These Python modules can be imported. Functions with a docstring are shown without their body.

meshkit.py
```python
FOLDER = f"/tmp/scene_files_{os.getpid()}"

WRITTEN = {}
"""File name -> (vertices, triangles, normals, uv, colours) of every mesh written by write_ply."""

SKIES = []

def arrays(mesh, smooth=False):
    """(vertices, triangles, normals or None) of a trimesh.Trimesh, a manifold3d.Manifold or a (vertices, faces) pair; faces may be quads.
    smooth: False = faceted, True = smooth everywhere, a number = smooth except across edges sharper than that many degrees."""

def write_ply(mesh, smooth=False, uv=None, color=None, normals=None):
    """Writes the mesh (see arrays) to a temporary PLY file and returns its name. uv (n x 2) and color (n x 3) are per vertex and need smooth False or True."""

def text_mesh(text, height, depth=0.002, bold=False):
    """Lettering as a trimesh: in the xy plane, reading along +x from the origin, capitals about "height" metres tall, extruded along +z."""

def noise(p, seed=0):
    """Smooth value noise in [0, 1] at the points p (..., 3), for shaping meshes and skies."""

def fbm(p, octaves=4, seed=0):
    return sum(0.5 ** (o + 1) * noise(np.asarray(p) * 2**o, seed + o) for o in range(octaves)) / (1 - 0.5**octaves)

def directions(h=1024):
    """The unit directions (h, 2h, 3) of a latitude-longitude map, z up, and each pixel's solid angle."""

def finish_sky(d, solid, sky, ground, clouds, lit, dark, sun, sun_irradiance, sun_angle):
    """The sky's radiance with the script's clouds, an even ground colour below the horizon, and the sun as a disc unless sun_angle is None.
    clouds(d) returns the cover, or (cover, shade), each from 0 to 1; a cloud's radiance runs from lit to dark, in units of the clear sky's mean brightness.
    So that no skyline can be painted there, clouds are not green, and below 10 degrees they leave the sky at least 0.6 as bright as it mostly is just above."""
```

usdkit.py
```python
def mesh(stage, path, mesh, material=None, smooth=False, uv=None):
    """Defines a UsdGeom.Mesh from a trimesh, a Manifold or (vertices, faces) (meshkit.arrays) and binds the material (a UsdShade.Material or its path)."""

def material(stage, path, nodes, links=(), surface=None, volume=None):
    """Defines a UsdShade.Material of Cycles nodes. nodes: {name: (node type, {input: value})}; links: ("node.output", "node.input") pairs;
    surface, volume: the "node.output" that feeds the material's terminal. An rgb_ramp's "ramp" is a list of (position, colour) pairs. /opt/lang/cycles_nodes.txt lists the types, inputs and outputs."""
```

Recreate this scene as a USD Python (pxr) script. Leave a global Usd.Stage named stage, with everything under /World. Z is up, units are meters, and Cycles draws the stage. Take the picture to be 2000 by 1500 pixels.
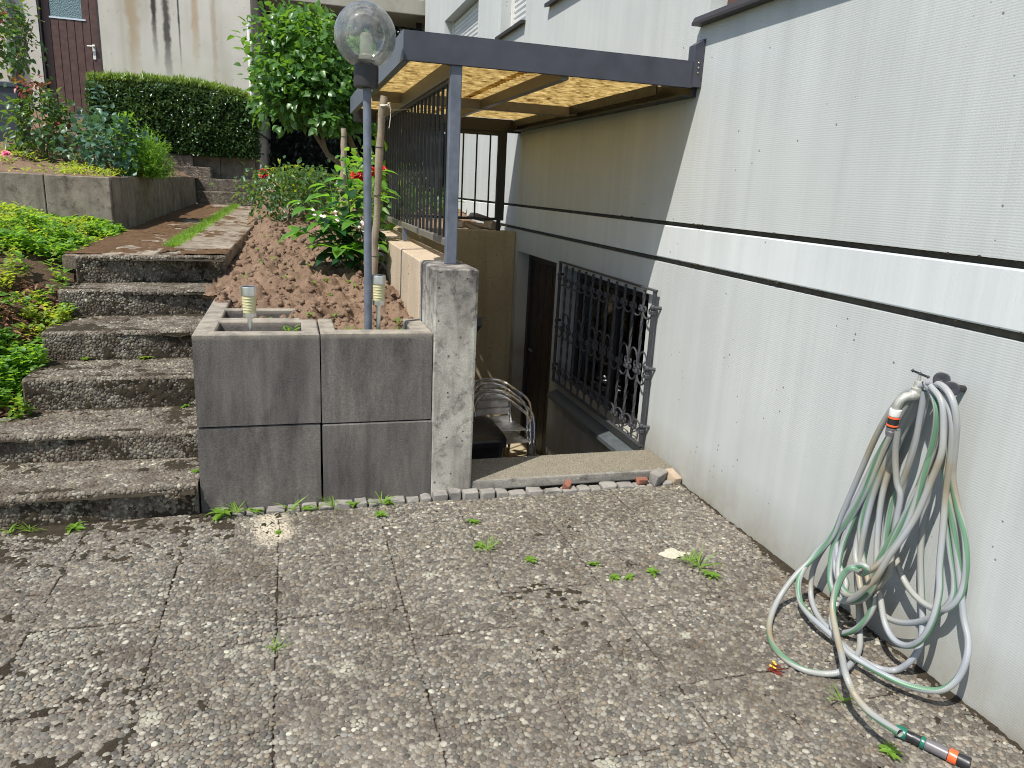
import math, random, numpy as np, trimesh, usdkit, meshkit
from pxr import Usd, UsdGeom, UsdLux, UsdShade, Gf, Sdf, Vt
from scipy.spatial import cKDTree
from shapely.geometry import Polygon, box as sbox
from shapely.ops import unary_union

stage = Usd.Stage.CreateInMemory()
UsdGeom.SetStageUpAxis(stage, 'Z'); UsdGeom.SetStageMetersPerUnit(stage, 1.0)
UsdGeom.Xform.Define(stage, '/World'); UsdGeom.Scope.Define(stage, '/World/Looks')

# ------------------------------------------------------------------ camera, sky, sun, exposure
EXPOSURE = 0.62
SKY, SUN = 0.12, 1.1
EYE = np.array([0, 0, 1.66])
yaw, pit, rol = math.radians(17.0), math.radians(14.7), math.radians(-2.9)
fwd = np.array([math.sin(yaw)*math.cos(pit), math.cos(yaw)*math.cos(pit), -math.sin(pit)])
rt0 = np.array([math.cos(yaw), -math.sin(yaw), 0.0]); dn0 = np.cross(fwd, rt0)
rgt = math.cos(rol)*rt0 + math.sin(rol)*dn0
dwn = -math.sin(rol)*rt0 + math.cos(rol)*dn0
cam = UsdGeom.Camera.Define(stage, '/World/camera')
cam.AddTransformOp().Set(Gf.Matrix4d(*rgt, 0, *(-dwn), 0, *(-fwd), 0, *EYE, 1))
cam.CreateHorizontalApertureAttr(36.0); cam.CreateVerticalApertureAttr(27.0)
cam.CreateFocalLengthAttr(36.0*1446/2000); cam.CreateExposureAttr(EXPOSURE)
cam.CreateClippingRangeAttr((0.05, 1000.0))
to_sun = np.array([-0.543, -0.353, 1.0]); to_sun /= np.linalg.norm(to_sun)
usdkit.material(stage, '/World/Looks/sky_light', {
    'sky': ('sky_texture', {'sky_type': 'single_scattering', 'sun_disc': False, 'sun_elevation': math.asin(to_sun[2]), 'sun_rotation': math.atan2(to_sun[0], to_sun[1])}),
    'bg': ('background_shader', {'strength': SKY})}, [('sky.color', 'bg.color')], surface='bg.background')
dome = UsdLux.DomeLight.Define(stage, '/World/sky'); dome.GetPrim().SetCustomDataByKey('kind', 'structure')
UsdShade.MaterialBindingAPI.Apply(dome.GetPrim()).Bind(UsdShade.Material.Get(stage, '/World/Looks/sky_light'))
sun = UsdLux.DistantLight.Define(stage, '/World/sun')
sun.CreateIntensityAttr(SUN); sun.CreateAngleAttr(0.53); sun.CreateNormalizeAttr(True); sun.CreateColorAttr(Gf.Vec3f(1.0, 0.965, 0.91))
za = to_sun; xa = np.cross([0, 0, 1.0], za); xa /= np.linalg.norm(xa); ya = np.cross(za, xa)
sun.AddTransformOp().Set(Gf.Matrix4d(*xa, 0, *ya, 0, *za, 0, 0, 0, 0, 1))

# ------------------------------------------------------------------ helpers
RNG = np.random.default_rng(7)
used, mats, bases = {}, {}, {}
def numbered(parent, name):
    k = (parent, name); used[k] = used.get(k, -1) + 1
    return name if used[k] == 0 else f'{name}_{used[k]:03d}'
def meta(p, label=None, cat=None, group=None, kind=None):
    for k, v in (('label', label), ('category', cat), ('group', group), ('kind', kind)):
        if v: p.SetCustomDataByKey(k, v)
def thing(name, label, cat, base=(0, 0, 0), group=None, kind=None, rot=0, scale=None):
    path = '/World/' + numbered('/World', name)
    x = UsdGeom.Xform.Define(stage, path); x.AddTranslateOp().Set(Gf.Vec3d(*map(float, base)))
    if rot: x.AddRotateZOp().Set(float(rot))
    if scale: x.AddScaleOp().Set(Gf.Vec3f(scale, scale, scale))
    meta(x.GetPrim(), label, cat, group, kind); bases[path] = np.array(base, float)
    return path
def va(m):
    if isinstance(m, tuple): return np.asarray(m[0], float), np.asarray(m[1], int)
    if hasattr(m, 'to_mesh'):
        q = m.to_mesh(); return np.array(q.vert_properties[:, :3], float), np.array(q.tri_verts)
    return np.array(m.vertices, float), np.array(m.faces, int)
def part(parent, name, m, mat, smooth=False, label=None, kind=None, uv=None, local=False):
    """one Mesh prim under parent; vertices given in world coordinates (less the thing's base)"""
    v, f = va(m)
    root = '/'.join(parent.split('/')[:3])
    if not local: v = v - bases.get(root, np.zeros(3))
    path = parent + '/' + numbered(parent, name)
    p = usdkit.mesh(stage, path, (v, f), M[mat] if isinstance(mat, str) else mat, smooth=smooth, uv=uv)
    meta(p.GetPrim(), label, None, None, kind)
    return path
def top(name, m, mat, label=None, cat=None, group=None, kind=None, smooth=False):
    path = '/World/' + numbered('/World', name)
    p = usdkit.mesh(stage, path, va(m), M[mat], smooth=smooth)
    meta(p.GetPrim(), label, cat, group, kind); bases[path] = np.zeros(3)
    return path
def ref(src, name, loc, label, cat, group=None, rot=0, scale=1.0):
    path = '/World/' + numbered('/World', name)
    x = UsdGeom.Xform.Define(stage, path)
    x.AddTranslateOp().Set(Gf.Vec3d(*map(float, loc))); x.AddRotateZOp().Set(float(rot)); x.AddScaleOp().Set(Gf.Vec3f(scale, scale, scale))
    x.GetPrim().GetReferences().AddInternalReference(src); x.GetPrim().SetInstanceable(True)
    meta(x.GetPrim(), label, cat, group)
    return path
def cat(ms):
    V, F, n = [], [], 0
    for m in ms:
        v, f = va(m); V.append(v); F.append(f + n); n += len(v)
    return np.vstack(V), np.vstack(F)
def bx(x0, x1, y0, y1, z0, z1, c=0.0, jit=0.0, rng=None):
    """box, chamfered by c"""
    lo, hi = np.array([x0, y0, z0], float), np.array([x1, y1, z1], float)
    if c <= 0:
        m = trimesh.creation.box(hi - lo); m.apply_translation((lo + hi)/2); return np.array(m.vertices), np.array(m.faces)
    c = min(c, 0.45*(hi - lo).min()); P = []
    for sx in (0, 1):
        for sy in (0, 1):
            for sz in (0, 1):
                k = np.array([hi[0] if sx else lo[0], hi[1] if sy else lo[1], hi[2] if sz else lo[2]])
                d = np.array([-c if sx else c, -c if sy else c, -c if sz else c])
                for a in range(3):
                    q = k + d; q[a] = k[a]
                    P.append(q)
    P = np.array(P)
    if jit: P = P + (rng or RNG).normal(0, jit, P.shape)
    h = trimesh.convex.convex_hull(P); return np.array(h.vertices), np.array(h.faces)
def hull(P):
    h = trimesh.convex.convex_hull(np.asarray(P, float)); return np.array(h.vertices), np.array(h.faces)
def prism(poly, z0, z1):
    m = trimesh.creation.extrude_polygon(poly, z1 - z0, engine='earcut'); m.apply_translation([0, 0, z0]); return np.array(m.vertices), np.array(m.faces)
def yz_panel(poly, x0, x1):
    """polygon in (y, z) extruded along x"""
    v, f = prism(poly, x0, x1); return v[:, [2, 0, 1]], f
def xz_panel(poly, y0, y1):
    v, f = prism(poly, y0, y1); v = v[:, [0, 2, 1]]; return v, f[:, ::-1]
def move(m, d): v, f = va(m); return v + np.asarray(d, float), f
def frames(P):
    P = np.asarray(P, float); T = np.gradient(P, axis=0); T /= np.maximum(np.linalg.norm(T, axis=1, keepdims=True), 1e-9)
    N = np.zeros_like(P); a = np.array([0, 0, 1.0]) if abs(T[0, 2]) < .9 else np.array([1.0, 0, 0])
    n = np.cross(T[0], a); n /= np.linalg.norm(n); N[0] = n
    for i in range(1, len(P)):
        n = N[i-1] - T[i]*np.dot(N[i-1], T[i]); N[i] = n/max(np.linalg.norm(n), 1e-9)
    return T, N, np.cross(T, N)
def tube(P, r, n=8, cap=True, uv=False, twist=None, flat=1.0):
    P = np.asarray(P, float); T, N, B = frames(P); k = len(P); r = np.broadcast_to(np.asarray(r, float), (k,))
    a = np.linspace(0, 2*np.pi, n + 1 if uv else n, endpoint=bool(uv)); m = len(a)
    tw = np.zeros(k) if twist is None else twist
    A = a[None, :]
    V = P[:, None, :] + r[:, None, None]*(np.cos(A)[..., None]*N[:, None, :] + flat*np.sin(A)[..., None]*B[:, None, :])
    V = V.reshape(-1, 3); F = []
    i = np.arange(k - 1)[:, None]*m; j = np.arange(m if not uv else m - 1)[None, :]; j2 = (j + 1) % m
    q = np.stack([i + j, i + j2, i + m + j2, i + m + j], -1).reshape(-1, 4)
    F = np.vstack([q[:, [0, 1, 2]], q[:, [0, 2, 3]]])
    if cap and not uv:
        c0, c1 = len(V), len(V) + 1; V = np.vstack([V, P[0], P[-1]]); jj = np.arange(m); e = (k - 1)*m
        F = np.vstack([F, np.stack([np.full(m, c0), (jj + 1) % m, jj], 1), np.stack([np.full(m, c1), e + jj, e + (jj + 1) % m], 1)])
    if uv:
        L = np.concatenate([[0], np.cumsum(np.linalg.norm(np.diff(P, axis=0), axis=1))])
        UV = np.stack([np.broadcast_to(a/(2*np.pi), (k, m)) + tw[:, None], np.broadcast_to(L[:, None], (k, m))], -1).reshape(-1, 2)
        return V, F, UV
    return V, F
def lathe(prof, n=20, at=(0, 0, 0), axis=None):
    """prof: (r, z) pairs bottom to top"""
    prof = np.asarray(prof, float); a = np.linspace(0, 2*np.pi, n, endpoint=False); k = len(prof)
    V = np.stack([prof[:, 0, None]*np.cos(a), prof[:, 0, None]*np.sin(a), np.broadcast_to(prof[:, 1, None], (k, n))], -1).reshape(-1, 3)
    i = np.arange(k - 1)[:, None]*n; j = np.arange(n)[None, :]; j2 = (j + 1) % n
    q = np.stack([i + j, i + j2, i + n + j2, i + n + j], -1).reshape(-1, 4)
    F = np.vstack([q[:, [0, 1, 2]], q[:, [0, 2, 3]]])
    if axis is not None:
        R = trimesh.geometry.align_vectors([0, 0, 1], axis)[:3, :3]; V = V @ R.T
    return V + np.asarray(at, float), F
def spline(P, n=10):
    """Catmull-Rom"""
    P = np.asarray(P, float); Q = np.vstack([2*P[0] - P[1], P, 2*P[-1] - P[-2]]); out = []
    t = np.linspace(0, 1, n, endpoint=False)[:, None]
    for i in range(1, len(Q) - 2):
        a, b, c, d = Q[i-1], Q[i], Q[i+1], Q[i+2]
        out.append(.5*((2*b) + (c - a)*t + (2*a - 5*b + 4*c - d)*t**2 + (3*b - a - 3*c + d)*t**3))
    out.append(P[-1:]); return np.vstack(out)
def grid(x0, x1, y0, y1, d, zf, keep=None):
    nx, ny = max(2, int((x1 - x0)/d) + 1), max(2, int((y1 - y0)/d) + 1)
    X, Y = np.meshgrid(np.linspace(x0, x1, nx), np.linspace(y0, y1, ny)); Z = zf(X, Y)
    V = np.stack([X, Y, Z], -1).reshape(-1, 3); i = (np.arange(ny - 1)[:, None]*nx + np.arange(nx - 1)[None, :]).ravel()
    q = np.stack([i, i + 1, i + nx + 1, i + nx], 1)
    if keep is not None:
        k = keep(X, Y, Z).reshape(-1); q = q[k[q].any(1)]
    F = np.vstack([q[:, [0, 1, 2]], q[:, [0, 2, 3]]])
    u, inv = np.unique(F, return_inverse=True)
    return V[u], inv.reshape(F.shape)
def fb(x, y, z=0.0, s=1.0, o=4, seed=0):
    x, y = np.asarray(x, float), np.asarray(y, float); z = np.broadcast_to(np.asarray(z, float), np.shape(x))
    return meshkit.fbm(np.stack([.74*x - .52*y + .43*z, .38*x + .81*y - .45*z, .56*x + .28*y + .78*z], -1)*s + .37, o, seed)
def norm(v): return v/np.maximum(np.linalg.norm(v, axis=-1, keepdims=True), 1e-9)

# leaves: n leaves, each 8 vertices and 8 triangles
LF = np.array([[0, 1, 2], [0, 2, 3], [1, 4, 5], [1, 5, 2], [2, 5, 6], [2, 6, 3], [4, 7, 5], [5, 7, 6]])
def leaves(P, D, U, L, W, fold=.18, droop=.25):
    P, D, U = (np.asarray(a, float) for a in (P, D, U)); n = len(P); L = np.broadcast_to(L, (n,))[:, None]; W = np.broadcast_to(W, (n,))[:, None]
    D = norm(D); S = norm(np.cross(D, U)); U = np.cross(S, D)
    def at(t, s, h): return P + D*t*L + S*s*W*.5 + U*(h*W - droop*t*t*L)
    V = np.stack([at(0, 0, 0), at(.3, -.95, fold), at(.33, 0, 0), at(.3, .95, fold), at(.68, -.72, fold*.8), at(.7, 0, 0), at(.68, .72, fold*.8), at(1, 0, 0)], 1)
    F = (LF[None] + 8*np.arange(n)[:, None, None]).reshape(-1, 3)
    return V.reshape(-1, 3), F
def leaf_parts(parent, P, D, U, L, W, mat, n_parts, name='leaf', rest='foliage', fold=.18, droop=.25):
    """the n_parts nearest leaves as parts of their own, the rest as one stuff part"""
    L = np.broadcast_to(L, (len(P),)); W = np.broadcast_to(W, (len(P),))
    order = np.argsort(np.linalg.norm(P - EYE, axis=1) - L*0.5); a, b = order[:n_parts], order[n_parts:]
    for i in a: part(parent, name, leaves(P[i:i+1], D[i:i+1], U[i:i+1], L[i:i+1], W[i:i+1], fold, droop), mat, smooth=True)
    if len(b): part(parent, rest, leaves(P[b], D[b], U[b], L[b], W[b], fold, droop), mat, smooth=True, kind='stuff')

# ------------------------------------------------------------------ materials
M = {}
def mat(name, nodes, links, surface='p.BSDF'):
    M[name] = usdkit.material(stage, '/World/Looks/' + name, nodes, links, surface=surface)
def plain(name, col, rough=.5, metal=0.0, spec=.5, var=.15, scale=20, bump=0.0, coat=0):
    """one colour with slight mottling"""
    c = np.array(col, float)
    mat(name, {'g': ('geometry', {}), 'n': ('noise_texture', {'scale': scale, 'detail': 5.0, 'roughness': .6}),
        'r': ('rgb_ramp', {'ramp': [(.25, tuple(c*(1 - var))), (.75, tuple(np.minimum(c*(1 + var), 1)))]}),
        'rr': ('map_range', {'from_min': .2, 'from_max': .8, 'to_min': max(rough - .12, .05), 'to_max': min(rough + .12, 1)}),
        'b': ('bump', {'strength': bump, 'distance': .004}),
        'p': ('principled_bsdf', {'metallic': metal, 'specular_ior_level': spec, 'coat_weight': coat})},
        [('g.position', 'n.vector'), ('n.fac', 'r.fac'), ('r.color', 'p.base_color'), ('n.fac', 'rr.value'), ('rr.result', 'p.roughness'), ('n.fac', 'b.height')] + ([('b.normal', 'p.normal')] if bump else []))
def concrete(name, light, dark, stain, streak=.5, blotch=2.5, grain=160, stain_amt=.5, pits=0.0, bump=.35, streak_axis=(9, 9, .7), top=None, rough=.92, stretch=(1, 1, 1)):
    """cast concrete: tone blotches, vertical run marks, grain, dark weathering, blow holes"""
    nodes = {'g': ('geometry', {}), 'sm0': ('mapping', {'scale': stretch}), 'n1': ('noise_texture', {'scale': blotch, 'detail': 6.0, 'roughness': .62}),
        'mp': ('mapping', {'scale': streak_axis}), 'n2': ('noise_texture', {'scale': 1.0, 'detail': 5.0, 'roughness': .6}),
        'n3': ('noise_texture', {'scale': grain, 'detail': 3.0, 'roughness': .7}),
        'base': ('rgb_ramp', {'ramp': [(.3, dark), (.7, light)]}),
        's1': ('map_range', {'from_min': .47, 'from_max': .72, 'to_min': 0, 'to_max': streak, 'clamp': True}),
        'n4': ('noise_texture', {'scale': blotch*1.9, 'detail': 8.0, 'roughness': .7, 'distortion': .3}),
        's2': ('map_range', {'from_min': .5, 'from_max': .68, 'to_min': 0, 'to_max': stain_amt, 'clamp': True}),
        'sm': ('math', {'math_type': 'maximum'}),
        'c1': ('mix_color', {'blend_type': 'mix', 'b': stain}),
        'gr': ('map_range', {'from_min': .3, 'from_max': .7, 'to_min': .72, 'to_max': 1.28}),
        'c2': ('mix_color', {'blend_type': 'multiply', 'fac': 1.0, 'use_clamp_result': False}),
        'v': ('voronoi_texture', {'scale': 34.0, 'randomness': 1.0}), 'vs': ('separate_color', {}),
        'pd': ('map_range', {'from_min': .16, 'from_max': .24, 'to_min': 1, 'to_max': 0, 'clamp': True}), 'pc': ('math', {'math_type': 'greater_than', 'value2': 1 - pits}), 'pm': ('math', {'math_type': 'multiply'}),
        'c3': ('mix_color', {'blend_type': 'mix', 'b': tuple(np.array(dark)*.35)}),
        'h': ('math', {'math_type': 'multiply_add', 'value2': -2.2}),
        'b': ('bump', {'strength': bump, 'distance': .006}), 'p': ('principled_bsdf', {'roughness': rough, 'specular_ior_level': .25})}
    links = [('g.position', 'sm0.vector'), ('sm0.vector', 'n1.vector'), ('g.position', 'mp.vector'), ('mp.vector', 'n2.vector'), ('g.position', 'n3.vector'), ('sm0.vector', 'n4.vector'), ('g.position', 'v.vector'),
        ('n1.fac', 'base.fac'), ('n2.fac', 's1.value'), ('n4.fac', 's2.value'), ('s1.result', 'sm.value1'), ('s2.result', 'sm.value2'), ('sm.value', 'c1.fac'), ('base.color', 'c1.a'),
        ('n3.fac', 'gr.value'), ('c1.result', 'c2.a'), ('gr.result', 'c2.b'), ('v.color', 'vs.color'), ('v.distance', 'pd.value'), ('vs.r', 'pc.value1'), ('pd.result', 'pm.value1'), ('pc.value', 'pm.value2'),
        ('pm.value', 'c3.fac'), ('c2.result', 'c3.a'), ('pm.value', 'h.value1'), ('n3.fac', 'h.value3'), ('h.value', 'b.height'), ('b.normal', 'p.normal')]
    if top:   # weather-bleached or soiled towards a height: (z0, z1, colour)
        nodes.update({'sx': ('separate_xyz', {}), 'tz': ('map_range', {'from_min': top[0], 'from_max': top[1], 'to_min': 0, 'to_max': 1, 'clamp': True}),
            'tn': ('map_range', {'from_min': .35, 'from_max': .6, 'to_min': .25, 'to_max': 1, 'clamp': True}), 'tm': ('math', {'math_type': 'multiply'}), 'c4': ('mix_color', {'b': top[2]})})
        links += [('g.position', 'sx.vector'), ('sx.z', 'tz.value'), ('n4.fac', 'tn.value'), ('tz.result', 'tm.value1'), ('tn.result', 'tm.value2'), ('tm.value', 'c4.fac'), ('c3.result', 'c4.a'), ('c4.result', 'p.base_color')]
    else: links += [('c3.result', 'p.base_color')]
    mat(name, nodes, links)
def painted_wall(name, col, ribs=1.0, pits=.25):
    """pale painted concrete with combed horizontal ribs, board marks and blow holes"""
    c = np.array(col)
    mat(name, {'g': ('geometry', {}), 's': ('separate_xyz', {}),
        'n1': ('noise_texture', {'scale': 1.1, 'detail': 5.0, 'roughness': .6}), 'base': ('rgb_ramp', {'ramp': [(.3, tuple(c*.93)), (.7, tuple(c*1.05))]}),
        'mp': ('mapping', {'scale': (1, 7.5, .22)}), 'n2': ('noise_texture', {'scale': 1.0, 'detail': 4.0, 'roughness': .65}),
        'st': ('map_range', {'from_min': .35, 'from_max': .68, 'to_min': 1.04, 'to_max': .92, 'clamp': True}),
        'c1': ('mix_color', {'blend_type': 'multiply', 'fac': 1.0, 'use_clamp_result': False}),
        'v': ('voronoi_texture', {'scale': 20.0}), 'vs': ('separate_color', {}), 'pd': ('map_range', {'from_min': .07, 'from_max': .13, 'to_min': 1, 'to_max': 0, 'clamp': True}),
        'n5': ('noise_texture', {'scale': 2.3, 'detail': 2.0}), 'pn': ('map_range', {'from_min': .32, 'from_max': .6, 'to_min': 1.0, 'to_max': 1 - 1.9*pits}), 'pc': ('math', {'math_type': 'greater_than'}), 'pm': ('math', {'math_type': 'multiply'}),
        'c2': ('mix_color', {'b': (.11, .11, .09)}), 'pf': ('math', {'math_type': 'multiply', 'value2': .8}),
        'dz': ('map_range', {'from_min': .0, 'from_max': .3, 'to_min': 1.25, 'to_max': 0, 'clamp': True}), 'n6': ('noise_texture', {'scale': 4.0, 'detail': 7.0, 'roughness': .7}), 'dm': ('math', {'math_type': 'multiply'}),
        'c3': ('mix_color', {'b': (.2, .175, .12)}),
        'w1': ('math', {'math_type': 'multiply', 'value2': 2*math.pi/.0095}), 'nw': ('noise_texture', {'scale': 3.0}), 'w2': ('math', {'math_type': 'multiply_add', 'value2': 9.0}), 'w3': ('math', {'math_type': 'sine'}), 'w4': ('math', {'math_type': 'multiply', 'value2': .13*ribs}),
        'n3': ('noise_texture', {'scale': 220.0, 'detail': 3.0, 'roughness': .7}), 'h1': ('math', {'math_type': 'add'}), 'h2': ('math', {'math_type': 'multiply_add', 'value2': -3.0}),
        'mp2': ('mapping', {'scale': (1, 15, .1)}), 'n7': ('noise_texture', {'scale': 1.0, 'detail': 6.0, 'roughness': .75}), 'h3': ('math', {'math_type': 'multiply_add', 'value2': 2.2}),
        'b': ('bump', {'strength': .3, 'distance': .0035}), 'p': ('principled_bsdf', {'roughness': .75, 'specular_ior_level': .3})},
        [('g.position', 's.vector'), ('g.position', 'n1.vector'), ('n1.fac', 'base.fac'), ('g.position', 'mp.vector'), ('mp.vector', 'n2.vector'), ('n2.fac', 'st.value'), ('base.color', 'c1.a'), ('st.result', 'c1.b'),
         ('g.position', 'v.vector'), ('v.color', 'vs.color'), ('v.distance', 'pd.value'), ('g.position', 'n5.vector'), ('n5.fac', 'pn.value'), ('vs.r', 'pc.value1'), ('pn.result', 'pc.value2'), ('pd.result', 'pm.value1'), ('pc.value', 'pm.value2'),
         ('pm.value', 'pf.value1'), ('pf.value', 'c2.fac'), ('c1.result', 'c2.a'), ('s.z', 'dz.value'), ('g.position', 'n6.vector'), ('dz.result', 'dm.value1'), ('n6.fac', 'dm.value2'), ('dm.value', 'c3.fac'), ('c2.result', 'c3.a'), ('c3.result', 'p.base_color'),
         ('s.z', 'w1.value1'), ('g.position', 'nw.vector'), ('nw.fac', 'w2.value1'), ('w1.value', 'w2.value3'), ('w2.value', 'w3.value1'), ('w3.value', 'w4.value1'), ('g.position', 'n3.vector'), ('w4.value', 'h1.value1'), ('n3.fac', 'h1.value2'),
         ('pm.value', 'h2.value1'), ('h1.value', 'h2.value3'), ('g.position', 'mp2.vector'), ('mp2.vector', 'n7.vector'), ('n7.fac', 'h3.value1'), ('h2.value', 'h3.value3'), ('h3.value', 'b.height'), ('b.normal', 'p.normal')])
def leafmat(name, ramp, rough=.45, trans=.35, tcol=None, spec=.5, patch=0.0):
    tcol = tcol or tuple(np.array(ramp[-1][1])*np.array([1.3, 1.6, .6]))
    mat(name, {'g': ('geometry', {}), 'r': ('rgb_ramp', {'ramp': ramp}), 'n': ('noise_texture', {'scale': 40.0, 'detail': 3.0}),
        'mr': ('map_range', {'from_min': .3, 'from_max': .7, 'to_min': .75, 'to_max': 1.25}), 'c': ('mix_color', {'blend_type': 'multiply', 'fac': 1.0, 'use_clamp_result': False}),
        'p': ('principled_bsdf', {'roughness': rough, 'specular_ior_level': spec}), 't': ('translucent_bsdf', {'color': tcol}), 'x': ('mix_closure', {'fac': trans})},
        [('g.random_per_island', 'r.fac'), ('g.position', 'n.vector'), ('n.fac', 'mr.value'), ('r.color', 'c.a'), ('mr.result', 'c.b'), ('c.result', 'p.base_color'), ('p.BSDF', 'x.closure1'), ('t.BSDF', 'x.closure2')], surface='x.closure')
def pebble_mat(name, island=False, warm=1.0, dirt=.5, spot=None, bright=1.0, lo=.46, freq=2.2):
    w = np.array([1.0*warm, .5 + .53*warm, 1.0/warm])*bright
    R = [(0, (.085, .078, .072)), (.1, (.12, .108, .097)), (.24, (.165, .148, .13)), (.38, (.21, .19, .167)), (.5, (.14, .122, .106)), (.6, (.25, .227, .2)), (.69, (.2, .165, .132)), (.78, (.13, .122, .118)), (.86, (.29, .265, .235)), (.92, (.22, .208, .195)), (.965, (.33, .305, .27)), (.988, (.43, .405, .36))]
    R = [(a, tuple(np.array(c)*w)) for a, c in R]
    nodes = {'g': ('geometry', {}), 'o': ('object_info', {}), 'r': ('rgb_ramp', {'ramp': R, 'interpolate': False}),
        'n1': ('noise_texture', {'scale': 60.0, 'detail': 4.0, 'roughness': .65}), 'm1': ('map_range', {'from_min': .3, 'from_max': .7, 'to_min': .7, 'to_max': 1.3}), 'c1': ('mix_color', {'blend_type': 'multiply', 'fac': 1.0, 'use_clamp_result': False}),
        'n2': ('noise_texture', {'scale': freq, 'detail': 7.0, 'roughness': .72}), 'd': ('map_range', {'from_min': lo, 'from_max': lo + .2, 'to_min': 0, 'to_max': dirt, 'clamp': True}), 'c2': ('mix_color', {'b': (.05, .034, .021)}),
        'p': ('principled_bsdf', {'roughness': .78, 'specular_ior_level': .35})}
    links = [('g.random_per_island' if island else 'o.random', 'r.fac'), ('g.position', 'n1.vector'), ('n1.fac', 'm1.value'), ('r.color', 'c1.a'), ('m1.result', 'c1.b'), ('g.position', 'n2.vector'), ('n2.fac', 'd.value'), ('d.result', 'c2.fac'), ('c1.result', 'c2.a')]
    last = 'c2.result'
    for k, (c, r, col, amt) in enumerate(spot or []):
        nodes.update({f'ds{k}': ('vector_math', {'math_type': 'distance', 'vector2': c}), f'nd{k}': ('noise_texture', {'scale': .9/r, 'detail': 5.0, 'roughness': .7}), f'na{k}': ('math', {'math_type': 'multiply_add', 'value2': r*2.4}), f'sr{k}': ('map_range', {'from_min': r*1.55, 'from_max': r*2.1, 'to_min': amt, 'to_max': 0, 'clamp': True}), f'c5{k}': ('mix_color', {'b': col})})
        links += [('g.position', f'ds{k}.vector1'), ('g.position', f'nd{k}.vector'), (f'nd{k}.fac', f'na{k}.value1'), (f'ds{k}.value', f'na{k}.value3'), (f'na{k}.value', f'sr{k}.value'), (f'sr{k}.result', f'c5{k}.fac'), (last, f'c5{k}.a')]; last = f'c5{k}.result'
    mat(name, nodes, links + [(last, 'p.base_color')])

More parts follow.
